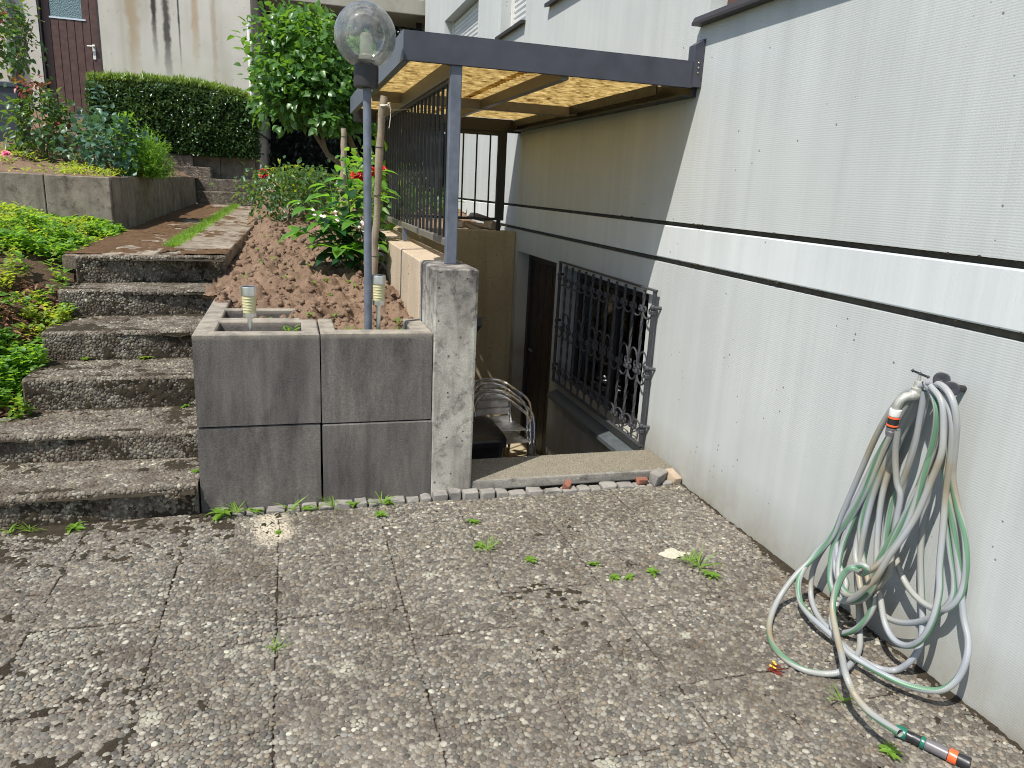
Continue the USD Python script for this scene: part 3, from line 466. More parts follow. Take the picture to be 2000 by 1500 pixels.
# ------------------------------------------------------------------ garden steps and the path above
steps = thing('garden_steps', 'flight of six mossy exposed-pebble block steps climbing between slope and planter', 'steps', (-.95, 4.9, 0))
ST = [((-1.98, 3.66), (-.475, 3.745), 0, .158), ((-1.66, 4.19), (-.475, 4.125), .158, .309), ((-1.463, 4.616), (-.475, 4.615), .309, .494), ((-1.47, 5.062), (-.5, 5.12), .494, .675), ((-1.511, 5.634), (-.471, 5.712), .675, .854), ((-1.475, 5.984), (-.485, 6.22), .854, 1.05)]
def step_profile(h, depth, r=.022):
    a = np.linspace(np.pi, np.pi/2, 6); pts = [(0, -.03)] + [(r + r*math.cos(t), h - r + r*math.sin(t)) for t in a] + [(depth, h)]
    return np.array(pts)
sp, sn, sx, sr = [], [], [], []
for i, (L, R, zb, zt) in enumerate(ST):
    L, R = np.array(L), np.array(R); nxt = ST[i+1] if i < 5 else None
    dep = (max(nxt[0][1] - L[1], nxt[1][1] - R[1]) + .06) if nxt else .5
    pr = step_profile(zt - zb, dep); nu = 14; u = np.linspace(0, 1, nu)
    wob = (fb(np.repeat(u, len(pr))*5 + i*3, np.tile(np.arange(len(pr)), nu)*.35, 0, 1, 3, 5).reshape(nu, -1) - .5)*.012
    V = np.stack([L[0] + (R[0] - L[0])*u[:, None] + 0*pr[:, 0], L[1] + (R[1] - L[1])*u[:, None] + pr[:, 0] + wob*.6, zb + pr[:, 1] + wob*.5], -1); k = len(pr)
    V = V.reshape(-1, 3); a = np.arange(nu - 1)[:, None]*k; b = np.arange(k - 1)[None, :]
    q = np.stack([a + b, a + k + b, a + k + b + 1, a + b + 1], -1).reshape(-1, 4); F = [q[:, [0, 1, 2]], q[:, [0, 2, 3]]]
    lo = len(V); V = np.vstack([V, [[L[0], L[1] + dep, zb - .03], [R[0], R[1] + dep, zb - .03]]])      # the two ends
    e = (nu - 1)*k
    for j in range(k - 1): F += [np.array([[lo, j, j + 1]]), np.array([[lo + 1, e + j + 1, e + j]])]
    p = part(steps, 'step', (V, np.vstack(F)), 'mortar', smooth=35)
    # pebbles over riser, nosing and tread
    seg = np.diff(pr, axis=0); sl = np.linalg.norm(seg, axis=1); arc = np.concatenate([[0], np.cumsum(sl)]); width = np.linalg.norm(R - L)
    t = tiled(.01, width - .01, .035, arc[-1] - .02, seed=100 + i); s_ = np.interp(t[:, 1], arc, pr[:, 0]); z_ = np.interp(t[:, 1], arc, pr[:, 1])
    kk = np.clip(np.searchsorted(arc, t[:, 1]) - 1, 0, len(sl) - 1); nr = np.stack([-seg[kk, 1], seg[kk, 0]], 1)/sl[kk, None]; uu = t[:, 0]/width
    P = np.stack([L[0] + (R[0] - L[0])*uu, L[1] + (R[1] - L[1])*uu + s_, zb + z_], 1); N = np.stack([0*uu, nr[:, 0], nr[:, 1]], 1)
    vis = (s_ < dep - .055); P, N, r_ = P[vis], N[vis], t[vis, 2]
    sp.append(P); sn.append(N); sr.append(r_)
    # pebbles on the left end
    t2 = tiled(.01, dep - .05, .02, zt - zb - .015, seed=200 + i); P2 = np.stack([np.full(len(t2), L[0]), L[1] + t2[:, 0], zb + t2[:, 1]], 1); sp.append(P2); sn.append(np.tile([-1.0, 0, 0], (len(t2), 1))); sr.append(t2[:, 2])
    mz = lambda x, y, i=i, L=L, R=R: (.6*fb(x, y, i, 4.5, 6, 40 + i) + .4*fb(x, y, i, 21, 3, 41) - .522 + .13*np.clip(1 - (y - (L[1] + R[1])/2)/.09, 0, 1) + .16*np.clip((y - (L[1] + R[1])/2 - dep + .16)/.1, 0, 1) + .1*np.clip((L[0] + .3 - x)/.3, 0, 1))*.07
    part(steps, 'moss', grid(L[0] + .01, R[0] - .01, min(L[1], R[1]) + .02, min(L[1], R[1]) + dep - .02, .011, lambda x, y, m=mz, z=zt, L=L, R=R: z - .004 + np.clip(m(x, y), -.004, .011) + .003*fb(x, y, 0, 80, 2, 3) - .03*np.clip((L[1] + (R[1] - L[1])*(x - L[0])/(R[0] - L[0]) + .034 - y)/.02, 0, 1), keep=lambda x, y, z, m=mz: m(x, y) > 0), 'moss', smooth=True, kind='stuff')
    mf = lambda x, z, i=i: (.45*fb(x, z, 7 + i, 6.0, 6, 60 + i) + .25*fb(x, z, 3, 26, 3, 61) + .3*fb(x, z, 3, 60, 2, 62) - .5 - .035*(i == 0) + .05*np.clip(1 - (z - zb)/.04, 0, 1))*.07
    gv, gf = grid(L[0] + .01, R[0] - .01, zb, zt - .012, .011, lambda x, z, m=mf: np.clip(m(x, z), -.003, .008) + .003*fb(x, z, 0, 80, 2, 4), keep=lambda x, z, h, m=mf: m(x, z) > 0)
    uu = (gv[:, 0] - L[0])/(R[0] - L[0]); part(steps, 'moss', (np.column_stack([gv[:, 0], L[1] + (R[1] - L[1])*uu - gv[:, 2] + .002, gv[:, 1]]), gf), 'moss', smooth=True, kind='stuff')
P, N, r_ = np.vstack(sp), np.vstack(sn), np.concatenate(sr); n = len(P); ang, sc = pebble_axes(n, 23, r_*1.05, .5)
up = np.tile([1.0, .03, .02], (n, 1)); B = norm(np.cross(N, up)); A = np.cross(B, N); X = A*np.cos(ang)[:, None] + B*np.sin(ang)[:, None]
P = P + N*(.001 - np.random.default_rng(3).random(n)*.003)[:, None]
scatter(steps, 'pebbles', P, X, N + np.random.default_rng(4).normal(0, .1, (n, 3)), sc, 'pebble_step', seed=2)

def pz(y): return .867 + .03*np.asarray(y)
def lx(y): return -1.56 + (np.asarray(y) - 6)*.045
def mx(y): return -.95 + (np.asarray(y) - 6)*.035
def rx(y): return -.485 + (np.asarray(y) - 6.22)*.04
path = thing('garden_path', 'sloping path of worn slabs in two rows leading up from the steps', 'path', (-.9, 8, 1.1), kind='structure'); rng = np.random.default_rng(17)
ys = np.arange(6.1, 12.1, .5)
for side in (0, 1):
    for y0 in ys:
        y1 = y0 + .488; a, b = ((lx, lambda y: mx(y) - .025) if side == 0 else (lambda y: mx(y) + .025, rx)); dz = rng.normal(0, .004)
        c = [(a(y0), y0), (b(y0), y0), (b(y1), y1), (a(y1), y1)]
        if y0 < 6.2: c = [(a(6.1), 5.99 + .238*(a(6.1) + 1.475) + .02), (b(6.1), 5.99 + .238*(b(6.1) + 1.475) + .02), c[2], c[3]]
        P = [[x, y, pz(y) + dz + .004 - h] for (x, y) in c for h in (0.008, .1)] + [[x + (.007 if x < (c[0][0] + c[1][0])/2 else -.007), y + (.007 if k < 2 else -.007), pz(y) + dz + .004] for k, (x, y) in enumerate(c)]
        part(path, 'path_slab', hull(P), 'path_slab')
mp = lambda x, y: (.6*fb(x*1.3, y*1.0, 3, 4.0, 6, 77) + .4*fb(x, y, 3, 24, 4, 78) - .535 + .07*(x < mx(y)) + .1*(abs(x - lx(y)) < .25) + .09*np.clip(1 - abs(x - rx(y))/.15, 0, 1))*.05
part(path, 'moss', grid(-1.56, -.25, 6.06, 11.95, .016, lambda x, y: pz(y) + .003 + np.clip(mp(x, y), -.003, .01) + .003*fb(x, y, 0, 70, 2, 3), keep=lambda x, y, z: (mp(x, y) > 0) & (x < rx(y) - .005) & (x > lx(y)) & (y > 6.02 + .238*(x + 1.475))), 'rust_moss', smooth=True, kind='stuff')
up2 = thing('upper_steps', 'shaded upper block steps at the far end of the path below the hedge', 'steps', (-.6, 12.3, 1.23))
for (a, b, y0, y1, z0, z1) in [(-1.285, .03, 12.0, 12.45, 1.1, 1.411), (-1.34, .02, 12.4, 13.2, 1.3, 1.59), (-1.9, -1.12, 12.62, 12.9, 1.58, 1.755), (-2.3, -1.4, 12.75, 12.93, 1.7, 1.93)]:
    part(up2, 'step', bx(a, b, y0, y1, z0, z1, .02, .004, rng), 'mortar')
tv = []
for (a, b, y0, z0, z1, y1) in [(-1.28, .02, 12.0, 1.235, 1.411, 12.4), (-1.3, .02, 12.4, 1.42, 1.59, 12.95), (-1.9, -1.12, 12.62, 1.6, 1.755, 12.75), (-2.3, -1.4, 12.75, 1.76, 1.93, 12.93)]:
    t = tiled(a + .02, b - .02, z0, z1, 300 + int(y0*10)); tv.append((np.stack([t[:, 0], np.full(len(t), y0), t[:, 1]], 1), np.tile([0, -1.0, 0], (len(t), 1)), t[:, 2]))
    t = tiled(a + .02, b - .02, y0 + .01, y1, 400 + int(y0*10)); tv.append((np.stack([t[:, 0], t[:, 1], np.full(len(t), z1)], 1), np.tile([0, 0, 1.0], (len(t), 1)), t[:, 2]))
P, N, r_ = (np.concatenate([q[k] for q in tv]) for k in range(3)); ang, sc = pebble_axes(len(P), 29, r_, .6); B = norm(np.cross(N, np.tile([1.0, .02, .01], (len(P), 1)))); A = np.cross(B, N)
scatter(up2, 'pebbles', P, A*np.cos(ang)[:, None] + B*np.sin(ang)[:, None], N, sc, 'pebble_step', seed=3)

# ------------------------------------------------------------------ planter of stacked concrete elements beside the steps
wall = thing('planter_wall', 'dark weathered retaining wall of four stacked concrete blocks facing the terrace', 'planter', (.13, 3.9, 0))
def C(*r): return [(r[0], r[2]), (r[1], r[2]), (r[1], r[3]), (r[0], r[3])]
F_ = 3.758
part(wall, 'concrete_block', bevel_prism(sbox(-.465, F_ + .004, .126, 4.165), -.05, .4415, .006), 'block_concrete')
part(wall, 'concrete_block', bevel_prism(sbox(.137, F_, .709, 4.165), -.05, .437, .006), 'block_concrete')
part(wall, 'concrete_block', bevel_prism(Polygon(C(-.462, .13, F_, 4.165), [C(-.362, .046, 3.838, 4.105)]), .45, .917, .007), 'block_concrete')
part(wall, 'concrete_block', bevel_prism(Polygon([(.136, F_ + .003), (.703, F_ + .003), (.703, 4.165), (.605, 4.165), (.605, 3.845), (.214, 3.845), (.214, 4.165), (.136, 4.165)]), .4455, .921, .007), 'block_concrete')
part(wall, 'concrete_block', bevel_prism(Polygon([(-.46, 4.172), (.05, 4.172), (.05, 4.225), (-.362, 4.225), (-.362, 4.49), (.05, 4.49), (.05, 4.55), (-.362, 4.55), (-.362, 4.95), (-.46, 4.95)]), .4, .915, .006), 'block_concrete')

# ------------------------------------------------------------------ sunken stairwell
sw = thing('stairwell_wall', 'low tan concrete wall with a grey weathered end pier around the basement stairwell', 'wall', (.82, 5.5, 0))
part(sw, 'end_pier', bx(.709, .938, F_ - .002, 4.2, -1.0, 1.25, .009, .002, np.random.default_rng(2)), 'pier_concrete', label='grey lichen-stained front pier of the wall')
for (a, b, dz) in [(4.207, 4.6, .002), (4.607, 5.62, 0), (5.627, 6.6, -.003), (6.607, 7.55, 0)]:
    part(sw, 'wall_block', bx(.70, .936, a, b, -1.0, 1.247 + dz, .007), 'tan_concrete')
part(sw, 'back_wall', bx(.94, WX - .004, 7.402, 7.56, -1.0, 1.247, .006), 'well_concrete')
part(sw, 'well_floor', bx(.938, WX + .3, 3.8, 7.4, -1.1, -.95), 'well_concrete')
for k in range(5): part(sw, 'well_step', bx(.94, WX - .004, 4.08 + .27*k, 4.36 + .27*k, -1.0, -.12 - .165*k, .01), 'slab_edge')
slab = thing('entry_slab', 'fine-pebble slab with a chipped concrete edge forming the top stair of the well', 'slab', (1.58, 3.95, 0))
part(slab, 'slab_body', bx(.942, WX - .006, 3.772, 4.12, .004, .061, .006, .0015, np.random.default_rng(4)), 'slab_edge')
rng = np.random.default_rng(9); t = pack_tile(.4, .0062, .004, 8, 2500, 9000); V, F, n = [], [], 0; low = trimesh.creation.icosphere(0, 1.0); lv, lf = np.array(low.vertices), np.array(low.faces)
tt = np.vstack([t + [.95 + .4*i, 3.785, 0] for i in range(4)]); tt = tt[(tt[:, 0] < WX - .012) & (tt[:, 1] < 4.112)]
for x, y, r in tt:
    a = rng.random()*6.28; e = rng.uniform(.8, 1.3); c, s = math.cos(a), math.sin(a); q = lv*[r*e, r/e, .0048]
    V.append(np.column_stack([q[:, 0]*c - q[:, 1]*s + x, q[:, 0]*s + q[:, 1]*c + y, q[:, 2] + .0615])); F.append(lf + n); n += len(lv)
part(slab, 'fine_pebbles', (np.vstack(V), np.vstack(F)), 'pebble_fine', smooth=True, kind='stuff')

# ------------------------------------------------------------------ cobble edging
cob = thing('cobble_edging', 'row of small grey granite setts along the foot of planter and slab', 'edging', (.9, 3.73, 0)); rng = np.random.default_rng(12); x = -.4
while x < 2.14:
    w = rng.uniform(.06, .105); hgt = rng.uniform(.0, .013) + (.022 if .7 < x < 1.1 else 0); m = trimesh.creation.icosphere(2, 1.0); vv = np.array(m.vertices); vv = np.sign(vv)*abs(vv)**.22; vv = vv/np.abs(vv).max(0)
    vv *= 1 + .5*(meshkit.fbm(vv*1.1 + x*31, 3, 3)[:, None] - .5); y = 3.727 - .02*(x > .9)
    part(cob, 'cobble', (vv*[w*.47, .034, .035] + [x + w/2, y + rng.normal(0, .004), hgt - .03], m.faces), 'granite', smooth=40); x += w + .006
for (p, s, a, lab, mt, ct) in [((2.068, 3.71, .045), (.05, .034, .032), .6, 'loose pale granite sett lying on the corner of the entry slab', 'granite', 'stone'), ((2.175, 3.72, .03), (.034, .05, .028), .25, 'tan concrete chunk wedged between slab and house wall', 'tan_concrete', 'stone'), ((1.965, 3.705, .028), (.034, .02, .014), .2, 'red brick shard beside the loose sett at the slab edge', 'terracotta', 'brick shard'), ((1.5, 3.715, .03), (.03, .02, .018), 1.0, 'rust red brick shard in the gap under the entry slab', 'terracotta', 'brick shard')]:
    rng = np.random.default_rng(int(p[0]*100)); q = np.array([[i, j, k] for i in (-1, 1) for j in (-1, 1) for k in (-1, 1)], float)*(1 + rng.normal(0, .14, (8, 3))); q = np.vstack([q*[1, .85, 1], q*[.86, 1, .9]])*s
    R = Rotation.from_euler('zyx', [a, .18, .2]).as_matrix(); top('loose_stone' if ct == 'stone' else 'brick_shard', move(hull(q @ R.T), p), mt, lab, ct)

# ------------------------------------------------------------------ house
house = thing('house', 'large pale concrete house wall on the right with two grooved bands', 'house', (WX, 5, 0))
lower = sbox(-4, -1.1, 13.2, 1.267).difference(unary_union([sbox(6.13, -1.2, 7.30, 1.06), sbox(4.34, .03, 5.96, 1.045)]))
part(house, 'lower_wall', yz_panel(lower, WX, WX + .26), 'wall_paint')
part(house, 'wall_band', bx(WX, WX + .26, -4, 13.2, 1.297, 1.494, .006), 'band_paint')
upper = sbox(-4, 1.52, 13.2, 6.5).difference(unary_union([sbox(9.42, 3.0, 11.5, 3.96), sbox(7.45, 3.24, 8.36, 4.5), sbox(5.5, 3.24, 6.7, 4.5), sbox(1.6, 2.64, 3.95, 4.2)]))
part(house, 'upper_wall', yz_panel(upper, WX, WX + .26), 'wall_paint')
for z0, z1 in ((1.267, 1.297), (1.494, 1.52)): part(house, 'groove', bx(WX + .028, WX + .2, -4, 13.2, z0, z1), 'groove_dirt')
# dirt and moss crumbs hanging in the grooves
rng = np.random.default_rng(15); cr = []
for k in range(200):
    y = 1.2 + 4.2*rng.random(); z = (1.294 if rng.random() < .5 else 1.519) + rng.normal(0, .002); s = rng.uniform(.0015, .0045)*(1 + (fb(np.array([y]), np.array([z]), 0, 3.0, 2)[0] > .55))
    if fb(np.array([y]), np.array([z*3]), 2, 2.6, 3)[0] > .46: cr.append((lv*[s, s*1.8, s] + [WX + .003, y, z], lf))
part(house, 'groove_moss', cat(cr), 'moss', smooth=True, kind='stuff')
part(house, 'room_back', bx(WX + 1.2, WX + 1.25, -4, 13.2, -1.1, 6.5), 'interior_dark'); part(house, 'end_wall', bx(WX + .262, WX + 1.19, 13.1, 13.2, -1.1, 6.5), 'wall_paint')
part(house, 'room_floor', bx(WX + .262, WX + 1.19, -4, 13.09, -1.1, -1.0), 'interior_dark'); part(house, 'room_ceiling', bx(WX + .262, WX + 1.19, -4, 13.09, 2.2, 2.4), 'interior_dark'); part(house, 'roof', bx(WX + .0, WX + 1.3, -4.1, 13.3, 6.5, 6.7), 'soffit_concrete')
door = part(house, 'basement_door', bx(WX + .15, WX + .2, 6.2, 7.23, -.94, .98, .004), 'basement_wood', label='dark brown basement door')
for k in range(5): part(door, 'board', bx(WX + .143, WX + .149, 6.22 + .2*k, 6.408 + .2*k, -.92, .96, .002), 'basement_wood')
part(door, 'handle', tube([[WX + .11, 7.12, .08], [WX + .11, 7.0, .08]], .008, 8), 'chrome', smooth=40)
part(house, 'door_frame', cat([bx(WX + .12, WX + .24, 6.132, 6.195, -.95, 1.058), bx(WX + .12, WX + .24, 7.235, 7.298, -.95, 1.058), bx(WX + .12, WX + .24, 6.196, 7.234, .985, 1.058)]), 'dark_frame')
win = part(house, 'basement_window', cat([bx(WX + .13, WX + .2, 4.342, 4.42, .032, 1.043), bx(WX + .13, WX + .2, 5.88, 5.958, .032, 1.043), bx(WX + .13, WX + .2, 4.421, 5.879, .032, .1), bx(WX + .13, WX + .2, 4.421, 5.879, .97, 1.043), bx(WX + .135, WX + .19, 5.11, 5.19, .101, .969)]), 'dark_frame')
part(win, 'pane', bx(WX + .158, WX + .166, 4.42, 5.88, .1, .97), 'window_glass')
part(house, 'window_sill', hull([[WX - .085, 4.28, -.09], [WX - .085, 5.93, -.09], [WX - .085, 4.28, -.06], [WX - .085, 5.93, -.06], [WX + .12, 4.28, .03], [WX + .12, 5.93, .03], [WX - .002, 4.28, -.09], [WX - .002, 5.93, -.09]]), 'slate', label='dark slate sill under the barred window')
for (y0, y1, z0, z1, nm, sill) in [(9.42, 11.5, 3.0, 3.96, 'shutter', False), (7.45, 8.36, 3.24, 4.5, 'shutter', True), (5.5, 6.7, 3.24, 4.5, 'shutter', True)]:
    sh = part(house, nm, bx(WX + .15, WX + .16, y0, y1, z0, z1), 'shutter_paint', label='closed pale roller shutter of an upper window'); z = z0 + .01
    while z < min(z1, 4.4):
        part(sh, 'slat', hull([[WX + .149, y, q] for y in (y0 + .03, y1 - .03) for q in (z, z + .052)] + [[WX + .136, y, q] for y in (y0 + .03, y1 - .03) for q in (z + .014, z + .038)]), 'shutter_paint'); z += .056
    part(sh, 'guide_rail', bx(WX + .11, WX + .148, y1 - .028, y1 - .001, z0, z1), 'white_paint')
    if sill: part(house, 'window_sill', hull([[WX - .05, y, z0 - .035] for y in (y0 - .02, y1 + .03)] + [[WX - .05, y, z0 - .005] for y in (y0 - .02, y1 + .03)] + [[WX + .13, y, z0 + q] for y in (y0 + .0, y1 - .0) for q in (.002, .02)]), 'dark_frame')
nw = part(house, 'window', cat([bx(WX + .1, WX + .17, 3.86, 3.948, 2.642, 4.198), bx(WX + .1, WX + .17, 1.602, 1.69, 2.642, 4.198), bx(WX + .1, WX + .17, 1.691, 3.859, 2.642, 2.74)]), 'door_wood', label='brown framed window at the top right')
part(nw, 'pane', bx(WX + .13, WX + .138, 1.69, 3.86, 2.74, 4.198), 'window_glass'); part(nw, 'curtain', bx(WX + .22, WX + .23, 1.69, 3.8, 2.65, 4.2), 'white_paint')
part(house, 'window_sill', hull([[WX - .06, y, q] for y in (1.5, 4.03) for q in (2.585, 2.6)] + [[WX - .045, y, 2.628] for y in (1.5, 4.03)] + [[WX + .09, y, 2.642] for y in (1.6, 3.945)] + [[WX - .001, y, 2.585] for y in (1.5, 4.03)]), 'dark_frame', label='dark metal sill under the top right window')
part(house, 'downpipe', tube([[WX - .06, 11.75, 1.5], [WX - .06, 11.75, 2.9]], .035, 10), 'white_paint', smooth=40)
over = thing('balcony_slab', 'concrete balcony slab jutting out overhead beyond the tree', 'balcony', (1.2, 14, 4.4))
part(over, 'slab', bx(-.3, 3.2, 13.3, 14.4, 4.365, 4.6, .01), 'soffit_concrete'); part(over, 'column', bx(2.2, 2.29, 13.9, 13.99, 1.5, 4.364), 'steel_black')

# ------------------------------------------------------------------ window grille
gr = thing('window_grille', 'ornate wrought iron grille with scrolls over the basement window', 'window grille', (2.16, 5.05, .55)); GX = 2.188; gy = np.linspace(4.19, 5.925, 13)
def twisted(y, z0, z1, s=.0075):
    n = 44; z = np.linspace(z0, z1, n); a = np.linspace(0, 5*np.pi, n)[:, None] + np.arange(4)*np.pi/2
    V = np.stack([GX + s*1.4*np.cos(a), y + s*1.4*np.sin(a), np.broadcast_to(z[:, None], a.shape)], -1).reshape(-1, 3); i = np.arange(n - 1)[:, None]*4; j = np.arange(4)[None]; q = np.stack([i + j, i + (j + 1) % 4, i + 4 + (j + 1) % 4, i + 4 + j], -1).reshape(-1, 4)
    return V, np.vstack([q[:, [0, 1, 2]], q[:, [0, 2, 3]]])
for k, y in enumerate(gy):
    if k in (0, 12): part(gr, 'end_bar', bx(GX - .011, GX + .011, y - .011, y + .011, .05, 1.085, .002), 'iron')
    else: part(gr, 'bar', twisted(y, .07, 1.075), 'iron')
part(gr, 'top_rail', bx(GX - .014, GX + .014, 4.175, 5.94, 1.0855, 1.097, .002), 'iron'); part(gr, 'bottom_rail', bx(GX - .014, GX + .014, 4.175, 5.94, .06, .0715, .002), 'iron')
def scroll(y0, y1, zc, h, up):
    """a C of flat iron hung between two bars, its ends curled inwards"""
    w = (y1 - y0)/2 - .008; yc = (y0 + y1)/2; t = np.linspace(0, np.pi, 18); arc = [(yc - w*math.cos(a), zc - h*math.sin(a)) for a in t]; cl = []
    r0 = w*.42
    for a in np.linspace(0, 1.45*np.pi, 12):
        r = r0*(1 - a/(2.3*np.pi)); cl.append((yc + w - r0 + r*math.cos(a) + (r0 - r)*.1, zc + r*math.sin(a)))
    cl2 = [(2*yc - a, b) for a, b in cl]; P = np.array(cl2[::-1] + arc[1:-1] + cl); z = P[:, 1] if not up else 2*zc - P[:, 1]
    return tube(np.stack([np.full(len(P), GX - .004), P[:, 0], z], 1), .0062, 6, flat=1.0)
for k in range(12):
    y0, y1 = gy[k], gy[k+1]
    part(gr, 'scroll', scroll(y0, y1, .95, .05, False), 'iron', smooth=40); part(gr, 'scroll', scroll(y0, y1, .165, .05, True), 'iron', smooth=40)
    part(gr, 'scroll', scroll(y0, y1, .535, .07, False), 'iron', smooth=40)
    if k % 2 == 0 or k in (1, 5): part(gr, 'scroll', scroll(y0, y1, .585, .095, True), 'iron', smooth=40)
for y in gy:
    for z in (.95, .535, .165): part(gr, 'collar', bx(GX - .017, GX + .015, y - .016, y + .016, z - .014, z + .014, .005), 'iron')
for z in (.985, .59, .2):
    for y in (gy[0], gy[12]):
        part(gr, 'bracket', tube([[GX, y - .012*(1 if y < 5 else -1), z], [WX + .002, y - .03*(1 if y < 5 else -1), z]], .011, 8), 'iron', smooth=40); part(gr, 'knob', lathe([(0, -.02), (.014, -.016), (.02, 0), (.014, .016), (0, .02)], 12, (GX - .004, y, z)), 'iron', smooth=True)

# ------------------------------------------------------------------ canopy and railings
can = thing('entrance_canopy', 'dark steel canopy with a grimy yellow corrugated sheet over the stairwell', 'canopy', (1.4, 5.6, 2.3))
part(can, 'front_fascia', cat([bx(.566, 2.166, 3.962, 3.968, 2.257, 2.395), bx(.57, 2.166, 3.9695, 3.999, 2.257, 2.263), bx(.566, 2.166, 3.956, 3.9615, 2.256, 2.277)]), 'steel_paint')
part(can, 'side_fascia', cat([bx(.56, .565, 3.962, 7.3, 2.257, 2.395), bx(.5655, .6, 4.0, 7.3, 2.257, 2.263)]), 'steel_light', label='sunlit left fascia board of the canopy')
part(can, 'back_beam', bx(.602, 2.224, 7.4, 7.46, 2.2, 2.32, .003), 'steel_black'); part(can, 'wall_beam', cat([bx(2.13, 2.224, 4.002, 7.398, 2.215, 2.222), bx(2.19, 2.2235, 4.002, 7.398, 2.2225, 2.31), bx(2.12, 2.1285, 4.3, 7.398, 2.25, 2.31)]), 'steel_black')
part(can, 'rail_beam', bx(.805, .857, 4.02, 7.398, 2.2, 2.29, .003), 'bronze_plate'); part(can, 'cross_beam', bx(.602, 2.19, 5.77, 5.82, 2.235, 2.305, .003), 'bronze_plate')
part(can, 'joist', bx(1.41, 1.455, 4.002, 5.768, 2.24, 2.308, .003), 'bronze_plate'); part(can, 'joist', bx(1.41, 1.455, 5.822, 7.398, 2.24, 2.308, .003), 'bronze_plate')
yy = np.linspace(3.969, 7.46, 420); zz = 2.332 + .011*np.sin(2*np.pi*yy/.076)
for (x0, x1, dz) in ((.604, 1.36, 0), (1.30, 2.222, .004)):
    V = np.stack([np.stack([np.full(420, x), yy, zz + dz + h], 1) for x in (x0, x1) for h in (0, .002)]).reshape(-1, 3); i = np.arange(419)
    q = np.vstack([np.stack([a + i, b + i, b + i + 1, a + i + 1], 1) for a, b in ((840, 0), (420, 1260), (0, 420), (1260, 840))]); part(can, 'corrugated_sheet', (V, np.vstack([q[:, [0, 1, 2]], q[:, [0, 2, 3]]])), 'yellow_sheet', smooth=50)
part(can, 'wall_bracket', hull([[x, y, z] for x in (2.167, 2.223) for y in (3.955, 4.03) for z in (2.262,)] + [[2.167, y, 2.478] for y in (3.955, 4.03)] + [[2.223, y, 2.515] for y in (3.955, 4.03)]), 'steel_paint')
for z in (2.335, 2.362, 2.388): part(can, 'bolt', lathe([(0, 0), (.006, 0), (.005, .004), (0, .005)], 8, (2.195, 3.9555, z), (0, -1, 0)), 'bolt', smooth=True)
part(can, 'post', bx(.804, .866, 3.972, 4.018, 1.251, 2.2565, .005), 'steel_light', label='blue grey square front post'); part(can, 'post_cap', bx(.798, .872, 3.968, 4.02, 2.2555, 2.2565), 'steel_light')
ra = thing('stair_railing', 'long railing of slim dark bars standing on the tan wall beside the bed', 'railing', (.83, 5.7, 1.25))
part(ra, 'top_rail', bx(.812, .85, 4.019, 7.36, 2.178, 2.199, .003), 'steel_black'); part(ra, 'bottom_rail', bx(.81, .852, 4.019, 7.44, 1.345, 1.385, .004), 'bronze_plate')
for y in np.arange(4.155, 7.36, .14): part(ra, 'bar', bx(.823, .838, y - .0085, y + .0085, 1.3855, 2.1778), 'steel_black')
for y in (5.66, 7.1): part(ra, 'foot', bx(.812, .85, y - .02, y + .02, 1.248, 1.3448, .003), 'steel_light')
rb = thing('back_railing', 'short black railing with four bars across the back of the stairwell', 'railing', (1.5, 7.43, 1.25))
part(rb, 'top_rail', bx(.86, 2.0, 7.402, 7.45, 2.165, 2.1985, .003), 'steel_black'); part(rb, 'bottom_rail', bx(.86, 2.0, 7.41, 7.445, 1.35, 1.376, .003), 'steel_black'); part(rb, 'end_post', bx(2.001, 2.085, 7.402, 7.45, 1.35, 2.1985, .003), 'steel_black'); part(rb, 'foot', bx(2.02, 2.055, 7.41, 7.445, 1.248, 1.3495), 'steel_black')
for x in np.arange(.97, 1.99, .136): part(rb, 'bar', bx(x - .007, x + .007, 7.42, 7.434, 1.3765, 2.1645), 'steel_black')

# ------------------------------------------------------------------ soil, slope and rear ground
def smooth(a, b, x): t = np.clip((np.asarray(x, float) - a)/(b - a), 0, 1); return t*t*(3 - 2*t)
def bed_z(x, y):
    z = np.interp(y, [3.8, 4.2, 4.7, 5.5, 6.5, 7.6, 9.0, 10.5, 12.2, 17], [.80, .865, .92, 1.0, 1.06, 1.15, 1.22, 1.42, 1.58, 1.75])
    z = z - .13*smooth(-.2, -.5, x)*smooth(4.9, 5.4, y)*smooth(9.5, 8, y) - .12*smooth(-.2, -.36, x)*smooth(4.9, 4.5, y)
    wx, wy = x + .07*(fb(x, y, 3, 9, 2, 54) - .5), y + .07*(fb(x, y, 5, 9, 2, 55) - .5); cl = (fb(wx, wy, 0, 4.0, 3, 51) - .5)*.12 + np.clip(fb(wx, wy, 1, 10.0, 4, 52) - .42, 0, .3)*.27 - .045 + (fb(wx, wy, 2, 34.0, 3, 53) - .5)*.045
    return z + cl*np.where(y < 10, 1, .6)*np.where(y < 4.15, .3, 1)
def in_bed(x, y): return ((x < .715) | (y > 7.55)) & (x > np.where(y < 4.97, -.44, np.where(y < 6.22, -.53, rx(y) - .03))) & (x < 2.25)
soil = top('bed_soil', grid(-.56, .715, 3.82, 7.6, .0125, bed_z, keep=lambda x, y, z: in_bed(x, y)), 'soil', kind='structure', smooth=50)
top('rear_soil', grid(-.6, 2.25, 7.56, 17, .05, bed_z, keep=lambda x, y, z: in_bed(x, y)), 'soil', kind='structure', smooth=True)
rng = np.random.default_rng(31); n = 5200; cx, cy = -.5 + 1.2*rng.random(n), 4.2 + 4.2*rng.random(n)**1.3; k = in_bed(cx, cy) & (cx < .68); cx, cy = cx[k], cy[k]; n = len(cx); r = .003 + .022*rng.random(n)**6
